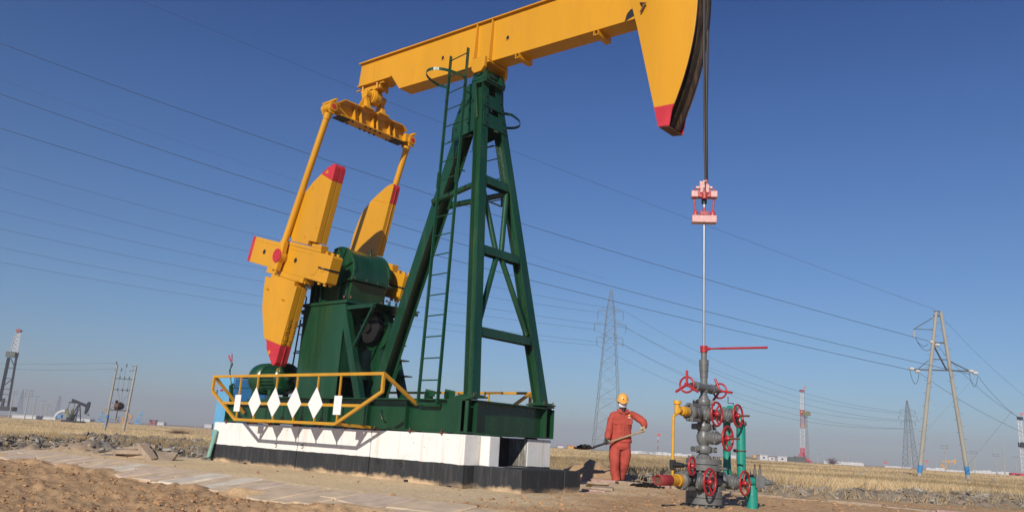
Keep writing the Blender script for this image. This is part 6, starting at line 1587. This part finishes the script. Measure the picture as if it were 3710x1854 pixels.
# drilling masts
def rig_left():
    D = 300.; P_ = lambda x, y, dd=0: PD(x*130/429, 1150+y*390/1287, D+dd); b = P_(30, 1120)
    t = thing('workover_rig', 'leaning truck mounted mast with a green monkey board at the far left edge', 'drilling rig', b)
    mb = MB()
    for a, c, w in (((-5, 1000), (105, 480), 1.9), ): mb.bar(P_(*a), P_(*c), w*.6, .9)
    mb.build('mast_section', 'farblack', t)
    mb = MB(); L = ((200, 165), (130, 400)), ((245, 170), (205, 420)), ((205, 170), (250, 172))
    for a, c in L: mb.bar(P_(*a), P_(*c), .55 if c[1] > 300 else .35, .4)
    for k in range(5):
        y = 190+k*45; mb.bar(P_(198-14*k, y), P_(240-9*k, y+45), .22, .22); mb.bar(P_(240-9*k, y), P_(190-14*k, y+45), .22, .22)
    mb.build('upper_mast', 'whitewash', t)
    mb = MB(); mb.bar(P_(205, 420), P_(90, 1110), .75, .75); mb.bar(P_(100, 600), P_(165, 598), .25, .25)
    for y, xa, xb in ((725, 75, 140), (850, 45, 120), (915, 30, 105), (1000, 5, 95), (1060, 0, 90)): mb.bar(P_(xa, y), P_(xb, y+4), .25, .25)
    mb.bar(P_(130, 485), P_(175, 590), .3, .3); mb.bar(P_(60, 800), P_(140, 740), .25, .25); mb.build('rear_leg', 'farblack', t)
    mb = MB(); c = P_(145, 440); mb.obox(c, RH, FH, Zv, 3.6, 2.4, 2.0); mb.build('monkey_board', 'olive', t, bevel=.1)
    mb = MB(); c = P_(228, 158); mb.obox(c, RH, FH, Zv, 1.8, 1.2, .7); mb.obox(P_(225, 140), RH, FH, Zv, 1.2, .2, .3); mb.build('crown_block', 'maroon', t)
    mb = MB(); c = P_(35, 1085); mb.obox(c, RH, FH, Zv, 9, 3, 1.6); mb.obox(P_(35, 1015), RH, FH, Zv, .8, .8, 3.2); mb.build('truck_bed', 'farblack', t)
rig_left()
def rig_right():
    D = 430.; P_ = lambda x, y, dd=0: PD(2780+x*220/833, 1380+y*340/1287, D+dd); b = P_(480, 1130)
    t = thing('drilling_rig', 'tall red and white drilling mast with olive sheds at its foot, right of the wellhead', 'drilling rig', b)
    def panel(x0, x1, y0, y1, mat, name, nx=6, w=.15):
        mb = MB()
        for dd in (0, 4):
            mb.bar(P_(x0, y0, dd), P_(x0, y1, dd), .27, .27); mb.bar(P_(x1, y0, dd), P_(x1, y1, dd), .27, .27)
            for k in range(nx):
                ya, yb = y0+(y1-y0)*k/nx, y0+(y1-y0)*(k+1)/nx; mb.bar(P_(x0, ya, dd), P_(x1, yb, dd), w, w); mb.bar(P_(x1, ya, dd), P_(x0, yb, dd), w, w); mb.bar(P_(x0, yb, dd), P_(x1, yb, dd), w, w)
        mb.build(name, mat, t)
    panel(455, 495, 150, 390, 'whitewash', 'upper_mast', 7); panel(455, 512, 392, 640, 'maroon', 'middle_mast', 6); panel(452, 508, 645, 905, 'whitewash', 'lower_mast', 4); panel(455, 515, 908, 1035, 'red', 'mast_foot', 4, .3)
    mb = MB(); mb.obox(P_(478, 430), RH, FH, Zv, 2.4, .4, 2.9); mb.build('red_panel', 'red', t)
    mb = MB(); mb.obox(P_(471, 422, -1), RH, FH, Zv, .9, .4, 1.1); mb.obox(P_(492, 610, -1), RH, FH, Zv, .8, .4, 1.4); mb.build('travelling_block', 'yellow', t)
    mb = MB(); mb.obox(P_(530, 443, -1), RH, FH, Zv, 4.1, 2.5, 2.1); mb.build('monkey_board', 'farolive', t)
    mb = MB(); mb.bar(P_(545, 470), P_(570, 1080), .3, .3); mb.bar(P_(520, 480), P_(545, 1070), .28, .28); mb.bar(P_(525, 480), P_(540, 640), .35, .35)
    for k in range(8): y = 650+k*52; mb.bar(P_(528+k*3, y), P_(556+k*2, y+50), .15, .15); mb.bar(P_(556+k*2, y), P_(530+k*3, y+50), .15, .15)
    mb.bar(P_(512, 130), P_(515, 390), .2, .2); mb.build('stand_pipe', 'galv', t)
    mb = MB(); mb.obox(P_(475, 132), RH, FH, Zv, 2.2, 1.5, 1.1); mb.build('crown_block', 'maroon', t)
    mb = MB(); mb.bar(P_(455, 980), P_(420, 1050), .5, .5); mb.bar(P_(490, 980), P_(540, 1100), .9, .9); mb.bar(P_(510, 1060), P_(600, 1105), 1.1, 1.1); mb.build('base_leg', 'red', t)
    mb = MB(); mb.tube(P_(508, 120), P_(508, 75), .08, 5); mb.build('flag_staff', 'galv', t)
    mb = MB(); mb.obox(P_(517, 84), RH, FH, Zv, .9, .1, .8); mb.build('flag', 'flagcloth', t)
    mb = MB(); mb.obox(P_(320, 1070, -3), RH, FH, Zv, 4.3, 3, 2.6); mb.obox(P_(445, 1070, -3.5), RH, FH, Zv, 5.6, 3, 2.8); sb = mb.build('engine_shed', 'olive', t, bevel=.1)
    mb = MB(); mb.obox(P_(330, 1122, -2), RH, FH, Zv, 4.2, 3, 1.7); mb.obox(P_(415, 1127, -2.5), RH, FH, Zv, 2.2, 3, 1.5); mb.obox(P_(500, 1118, -1), RH, FH, Zv, 5.2, 3, 1.2); mb.build('substructure', 'farblack', t)
rig_right()
def rig_edge():
    D = 260.; t = thing('mast_truck', 'white lattice mast on a red truck at the far right edge', 'drilling rig', foot(3706, D)); P_ = lambda px, py: PD(px, py, D)
    mb = MB()
    for dx in (0, 14): mb.bar(P_(3688+dx*.9, 1520), P_(3704+dx*1.2, 1720), .25, .25)
    for k in range(12): y = 1520+k*16.5; x = 3688+k*1.35; mb.bar(P_(x, y), P_(x+14, y+16), .12, .12); mb.bar(P_(x+13, y), P_(x+2, y+16), .12, .12); mb.bar(P_(x, y), P_(x+13, y), .2, .2)
    mb.build('mast', 'whitewash', t)
    mb = MB(); mb.obox(P_(3695, 1514), RH, FH, Zv, 1.4, 1, .8); mb.obox(P_(3708, 1610), RH, FH, Zv, 2.6, 1.5, 1.5); mb.build('crown_block', 'farblack', t)
    mb = MB(); mb.obox(P_(3682, 1722), RH, FH, Zv, 3.6, 2.2, 1.7); c = mb.build('truck_cab', 'red', t, bevel=.15)
    mb = MB(); mb.obox(P_(3678, 1719)+FH*-1.15, RH, FH, Zv, 1.6, .1, .5); mb.build('window', 'black', c)
    mb = MB(); mb.bar(P_(3705, 1725), P_(3745, 1700), 1.5, 1.2); mb.build('truck_bed', 'galv', t)
    mb = MB()
    for px in (3675, 3690): mb.tube(P_(px, 1731)-FH*1.2, P_(px, 1731)+FH*1.0, .5, 12)
    mb.build('wheel', 'black', t)
    mb = MB(); mb.tube(P_(3697, 1512), P_(3697, 1495), .06, 5); mb.build('flag_staff', 'galv', t); mb = MB(); mb.obox(P_(3701, 1499), RH, FH, Zv, .9, .05, .5); mb.build('flag', 'flagcloth', t)
rig_edge()
# low buildings, walls, tank, flags, vehicles
def house(px0, px1, dep, h, mat, label, name='shed', cat='shed', roof=None, win=True, depth=5, lift=0):
    a, b = foot(px0, dep), foot(px1, dep); c = (a+b)/2; ez = min(a.z, b.z)-.2+lift; L = (b-a).length; ex = Vector((b.x-a.x, b.y-a.y, 0)).normalized(); ey = Vector((-ex.y, ex.x, 0))
    t = thing(name, label, cat, c); mb = MB(); mb.obox((c.x, c.y, ez+h/2), ex, ey, Zv, L, depth, h); w = mb.build('wall', mat, t)
    mb = MB(); mb.obox((c.x, c.y, ez+h+.12), ex, ey, Zv, L+.5, depth+.5, .24); mb.build('roof', roof or mat, t)
    if win:
        n = max(1, int(L/4)); mb = MB()
        for i in range(n): q = c+ex*((i+.5)/n-.5)*L*.95-ey*(depth/2+.02); mb.obox((q.x, q.y, ez+h*.58), ex, ey, Zv, min(1.0, L/n*.35), .06, h*.3); mb.build('window', 'farblack', t); mb = MB()
house(60, 145, 330, 1.6, 'whitewash', 'low white shed behind the stout utility pole on the left', win=False)
house(290, 336, 420, 1.6, 'whitewash', 'white cabin right of the dark pump jack')
house(150, 205, 380, 1.6, 'whitewash', 'low white wall between the utility poles and the pipe arch', 'low_wall', 'wall', win=False, depth=1)
house(745, 775, 700, 3.2, 'whitewash', 'tiny white building behind the pale blue cabinet', win=False)
house(545, 568, 650, 4.0, 'maroon', 'tiny dark red building on the horizon right of the blue pump jack', win=False)
house(575, 600, 650, 2.5, 'whitewash', 'tiny white hut beside the dark red building on the left horizon', win=False)
house(2020, 2040, 520, 1.9, 'whitewash', 'tiny white building with red roof left of the worker', roof='red', win=False)
house(2056, 2080, 480, 1.9, 'valve_yellow', 'tiny yellow building with red roof just left of the worker', roof='red', win=False)
house(2748, 2776, 420, 2.9, 'whitewash', 'white cabin left of the pair by the drilling rig', roof='whitewash')
house(2779, 2806, 430, 2.4, 'whitewash', 'white cabin in the middle of the row by the drilling rig', roof='maroon')
house(2812, 2846, 425, 2.7, 'whitewash', 'white cabin next to the olive shed of the drilling rig')
house(2704, 2740, 440, 1.6, 'farolive', 'low brownish wall under the yellow tank', 'low_wall', 'wall', win=False, depth=1)
house(2640, 2662, 440, 2.0, 'whitewash', 'small white hut right of the green risers', win=False)
def wall_line(px0, d0, px1, d1, h, mat, label, n=14, jag=.12):
    t = thing('boundary_wall', label, 'wall', foot((px0+px1)/2, (d0+d1)/2)); mb = MB(); rr = random.Random(int(px0)); pr_ = None
    for i in range(n+1):
        q = i/n; dep = 1/((1-q)/d0+q/d1); f = foot(px0+(px1-px0)*q, dep)
        if pr_ is not None:
            c = (pr_+f)/2; ex = (f-pr_); ex.z = 0; L = ex.length; ex.normalize(); hh = h*(1+rr.uniform(-jag, jag)); mb.obox((c.x, c.y, min(pr_.z, f.z)-.3+hh/2), ex, Vector((-ex.y, ex.x, 0)), Zv, L*.97, .3, hh+.3)
        pr_ = f
    mb.build('panel', mat, t)
wall_line(2262, 215, 2505, 210, 1.05, 'whitewash', 'long white wall behind the yellow pipe of the wellhead')
wall_line(2985, 420, 3130, 410, 1.8, 'whitewash', 'white panel fence right of the drilling rig', 30)
wall_line(3205, 500, 3300, 498, 1.2, 'whitewash', 'faint white wall at the foot of the right lattice pylon')
wall_line(3355, 300, 3660, 292, 1.25, 'whitewash', 'long low white wall behind the twin concrete poles', 18, .3)
def tank():
    b = foot(2738, 420); P_ = lambda px, py: PD(px, py, 420); t = thing('water_tank', 'yellow tank on stilts right of the green risers', 'tank', b)
    c = P_(2734, 1652); mb = MB(); mb.tube(c-Zv*.75, c+Zv*.75, .95, 16); mb.tube(c+Zv*.76, c+Zv*.9, 1.0, 16, .3); mb.build('tank', 'valve_yellow', t)
    mb = MB()
    for dx in (-1, 1):
        for dy in (-1, 1): mb.bar(Vector((c.x+dx*.55, c.y+dy*.55, c.z-.7)), Vector((c.x+dx*.65, c.y+dy*.65, b.z)), .15, .15)
    mb.build('leg', 'rust', t)
tank()
def flagpole(px, dep, hpx, label, mat='whitewash'):
    b = foot(px, dep); H = hpx/FPX*dep; t = thing('flagpole', label, 'flagpole', b); mb = MB(); n = 7
    mb.tube(b, b+Zv*H, .09*dep/200, 8); mb.build('pole', mat, t)
    mb = MB()
    for k in range(0, n, 2): mb.tube(b+Zv*H*k/n, b+Zv*H*(k+1)/n, .1*dep/200, 8)
    mb.build('red_band', 'red', t)
    mb = MB(); c = b+Zv*H; w = 8/FPX*dep; n = 8; vs = [c+RH*w*1.2*i/n+FH*math.sin(i*1.1)*.12*w+Zv*(-w*.12*i/n-s*w*.8) for s in (0, 1) for i in range(n+1)]
    mb.add(vs+[v+FH*.03 for v in vs], [(i, i+1, n+2+i, n+1+i) for i in range(n)]+[(2*n+2+n+1+i, 2*n+2+n+2+i, 2*n+3+i, 2*n+2+i) for i in range(n)]); mb.build('flag', 'flagcloth', t)
flagpole(2383, 220, 78, 'red and white banded flagpole with a red flag, between the worker and the wellhead')
flagpole(3205, 420, 22, 'short flagpole with a red flag left of the right lattice pylon')
flagpole(3356, 420, 34, 'short flagpole with a red flag between the twin concrete poles')
# white pipe arch by the dark pump jack
def arch():
    t = thing('pipe_arch', 'white curved pipe arch beside the dark pump jack on the left', 'pipe arch', foot(215, 240)); mb = MB(); P_ = lambda x, y: PD(180+x*400/2576, 1380+y*180/1159, 238)
    mb.path([P_(130, 830), P_(170, 770), P_(230, 725), P_(300, 700), P_(375, 700)], [.45, .5, .5, .5, .5], 10); mb.build('pipe', 'whitewash', t)
    mb = MB(); mb.obox(P_(240, 815), RH, FH, Zv, 1.2, 1, .9); mb.build('valve_box', 'blue', t)
arch()
# leafless bush on the horizon and a few dead stalks
def bush(px, dep, w, h, label, n=240, seed=0):
    b = foot(px, dep); rr = random.Random(seed); t = thing('bush', label, 'bush', b); mb = MB()
    for k in range(n):
        a = rr.uniform(0, 2*PI); el = rr.uniform(.15, 1.4); L = h*rr.uniform(.5, 1.05); d = Vector((math.cos(a)*math.cos(el)*w/h, math.sin(a)*math.cos(el)*w/h, math.sin(el))); m_ = b+d*L*.5+Vector((0, 0, .1*h)); e = b+d*L+Vector((rr.uniform(-.1, .1)*w, rr.uniform(-.1, .1)*w, 0)); mb.tube(b, m_, h*.008, 4, h*.006, cap=False); mb.tube(m_, e, h*.006, 4, h*.002, cap=False)
    mb.build('branches', 'rust', t)
bush(3015, 400, 5, 4.2, 'leafless dark bush on the horizon between the drilling rig and the white fence', 260, 1)
bush(655, 110, 2.2, .9, 'low bare bush among the grass left of the concrete base', 420, 2)
def stalk(px, py, H, lean, label):
    p = PZ(px, py, -.12); p.z = gz(p.x, p.y); mb = MB(); mb.path([p, p+Zv*H*.5+RH*lean*.4, p+Zv*H+RH*lean], [.035, .03, .02], 6); o = mb.build('stake', 'galv', loc=p); o['label'] = label; o['category'] = 'stake'
stalk(3106, 1732, .55, .45, 'grey stake leaning right in the grass below the white fence'); stalk(3272, 1731, .5, .2, 'dark stake in the grass below the right lattice pylon'); stalk(3610, 1755, .5, -.3, 'thin stake leaning left in the grass at the right')

# ------------------------------------------------------------------ overhead lines
def wire(pts, d0, d1, r, label, group, x0=None, x1=None, n=40, r2=None):
    """pts: pixel samples of a span whose ends are at depths d0 (left) and d1 (right); a plane, sagging curve"""
    pts = sorted(pts); xs = np.array([p[0] for p in pts], float); ys = np.array([p[1] for p in pts], float)
    co = np.polyfit(xs, ys, min(2, len(pts)-1)); xa, xb = xs[0], xs[-1]; xa2 = xa if x0 is None else x0; xb2 = xb if x1 is None else x1
    P3 = []; R_ = []
    for x in np.linspace(xa2, xb2, n):
        q = (x-xa)/(xb-xa); dep = 1/((1-q)/d0+q/d1); P3.append(PD(float(x), float(np.polyval(co, x)), dep)); R_.append(r*dep/d1 if r2 is None else r)
    mb = MB(); mb.path(P3, R_ if r2 is None else r, 5); o = mb.build('overhead_wire', 'wire', loc=P3[0]); o['label'] = label; o['category'] = 'wire'; o['group'] = group
GA = 'wires of the line to the twin concrete poles'; GB = 'wires of the line over the lattice pylons'; GC = 'wires of the line to the twin concrete poles'
wire([(0, 154), (1045, 540), (1700, 749), (2550, 1000), (3362, 1238)], 34, 63, .018, 'topmost thick overhead wire, ending at the upper insulator of the twin poles', GA, -500)
wire([(0, 346), (1109, 699), (1700, 893), (2550, 1138), (3250, 1300), (3515, 1345)], 34, 63, .018, 'second thick overhead wire from the top, ending at the right arm of the twin poles', GA, -500)
wire([(0, 468), (950, 742), (1888, 1005), (2550, 1180), (3298, 1334)], 34, 63, .018, 'third thick overhead wire from the top, ending at the left arm of the twin poles', GA, -500)
wire([(504, 0), (1300, 325), (2305, 720), (3386, 1120)], 40, 63, .010, 'thin overhead wire crossing the sky above the others to the tip of the twin poles', GA, -300)
p1 = ATT['p1']; 
LW = [((0, 602), (950, 855), (2264, 1126)), ((0, 680), (950, 922), (2170, 1131)), ((0, 763), (950, 972), (2273, 1188)), ((0, 828), (955, 1020), (2157, 1193)), ((0, 896), (950, 1073), (2261, 1248)), ((0, 949), (945, 1108), (2166, 1251))]
NM = ['upper right', 'upper left', 'middle right', 'middle left', 'lower right', 'lower left']
for (w_, nm) in zip(LW, NM): wire(w_, 95, 163, .022, 'thin wire from the left edge to the %s arm of the tall pylon' % nm, GB, -300)
wire(((0, 288), (950, 612), (2205, 1012)), 95, 163, .014, 'very thin wire from the left edge to the tip of the tall pylon', GB, -300)
RW = [((2264, 1126), (2760, 1372), (3325, 1497)), ((2170, 1131), (2760, 1399), (3272, 1497)), ((2273, 1188), (2760, 1417), (3333, 1524)), ((2157, 1193), (2760, 1450), (3266, 1524)), ((2261, 1248), (2760, 1468), (3330, 1552)), ((2166, 1251), (2760, 1492), (3275, 1552))]
for (w_, nm) in zip(RW, NM): wire(w_, 163, 400, .05, 'faint wire sagging between the %s arms of the tall and small pylons' % nm, GB)
wire(((3331, 1350), (3500, 1460), (3684, 1555)), 63, 110, .022, 'wire running down right from the left arm of the twin poles', GC, None, 3900)
wire(((3394, 1249), (3520, 1382), (3694, 1512)), 63, 110, .022, 'wire running down right from the middle of the twin poles', GC, None, 3900)
wire(((3540, 1356), (3620, 1452), (3710, 1524)), 63, 110, .022, 'wire running down right from the right arm of the twin poles', GC, None, 3900)
wire(((3415, 1150), (3560, 1300), (3710, 1431)), 63, 110, .014, 'thin wire running down right from the tip of the twin poles', GC, None, 3900)
wire(((0, 1316), (220, 1318), (422, 1314)), 110, 90, .010, 'upper faint wire from the left edge to the transformer poles', 'wires to the transformer poles', -200)
wire(((0, 1334), (220, 1340), (415, 1335)), 110, 90, .010, 'lower faint wire from the left edge to the transformer poles', 'wires to the transformer poles', -200)

# ------------------------------------------------------------------ air
HAZE = True
if HAZE:
    mb = MB(); mb.box(-1700, 1700, -1700, 1700, -3.0, 54.0)
    m = bpy.data.materials.new('haze_air'); m.use_nodes = True; t = m.node_tree; t.nodes.clear()
    out = t.nodes.new('ShaderNodeOutputMaterial'); pv = t.nodes.new('ShaderNodeVolumePrincipled'); pv.inputs['Density'].default_value = .0007; pv.inputs['Color'].default_value = (.72, .70, .79, 1); pv.inputs['Anisotropy'].default_value = 0.0
    t.links.new(pv.outputs['Volume'], out.inputs['Volume'])
    o = mb.build('haze', m); o['kind'] = 'stuff'
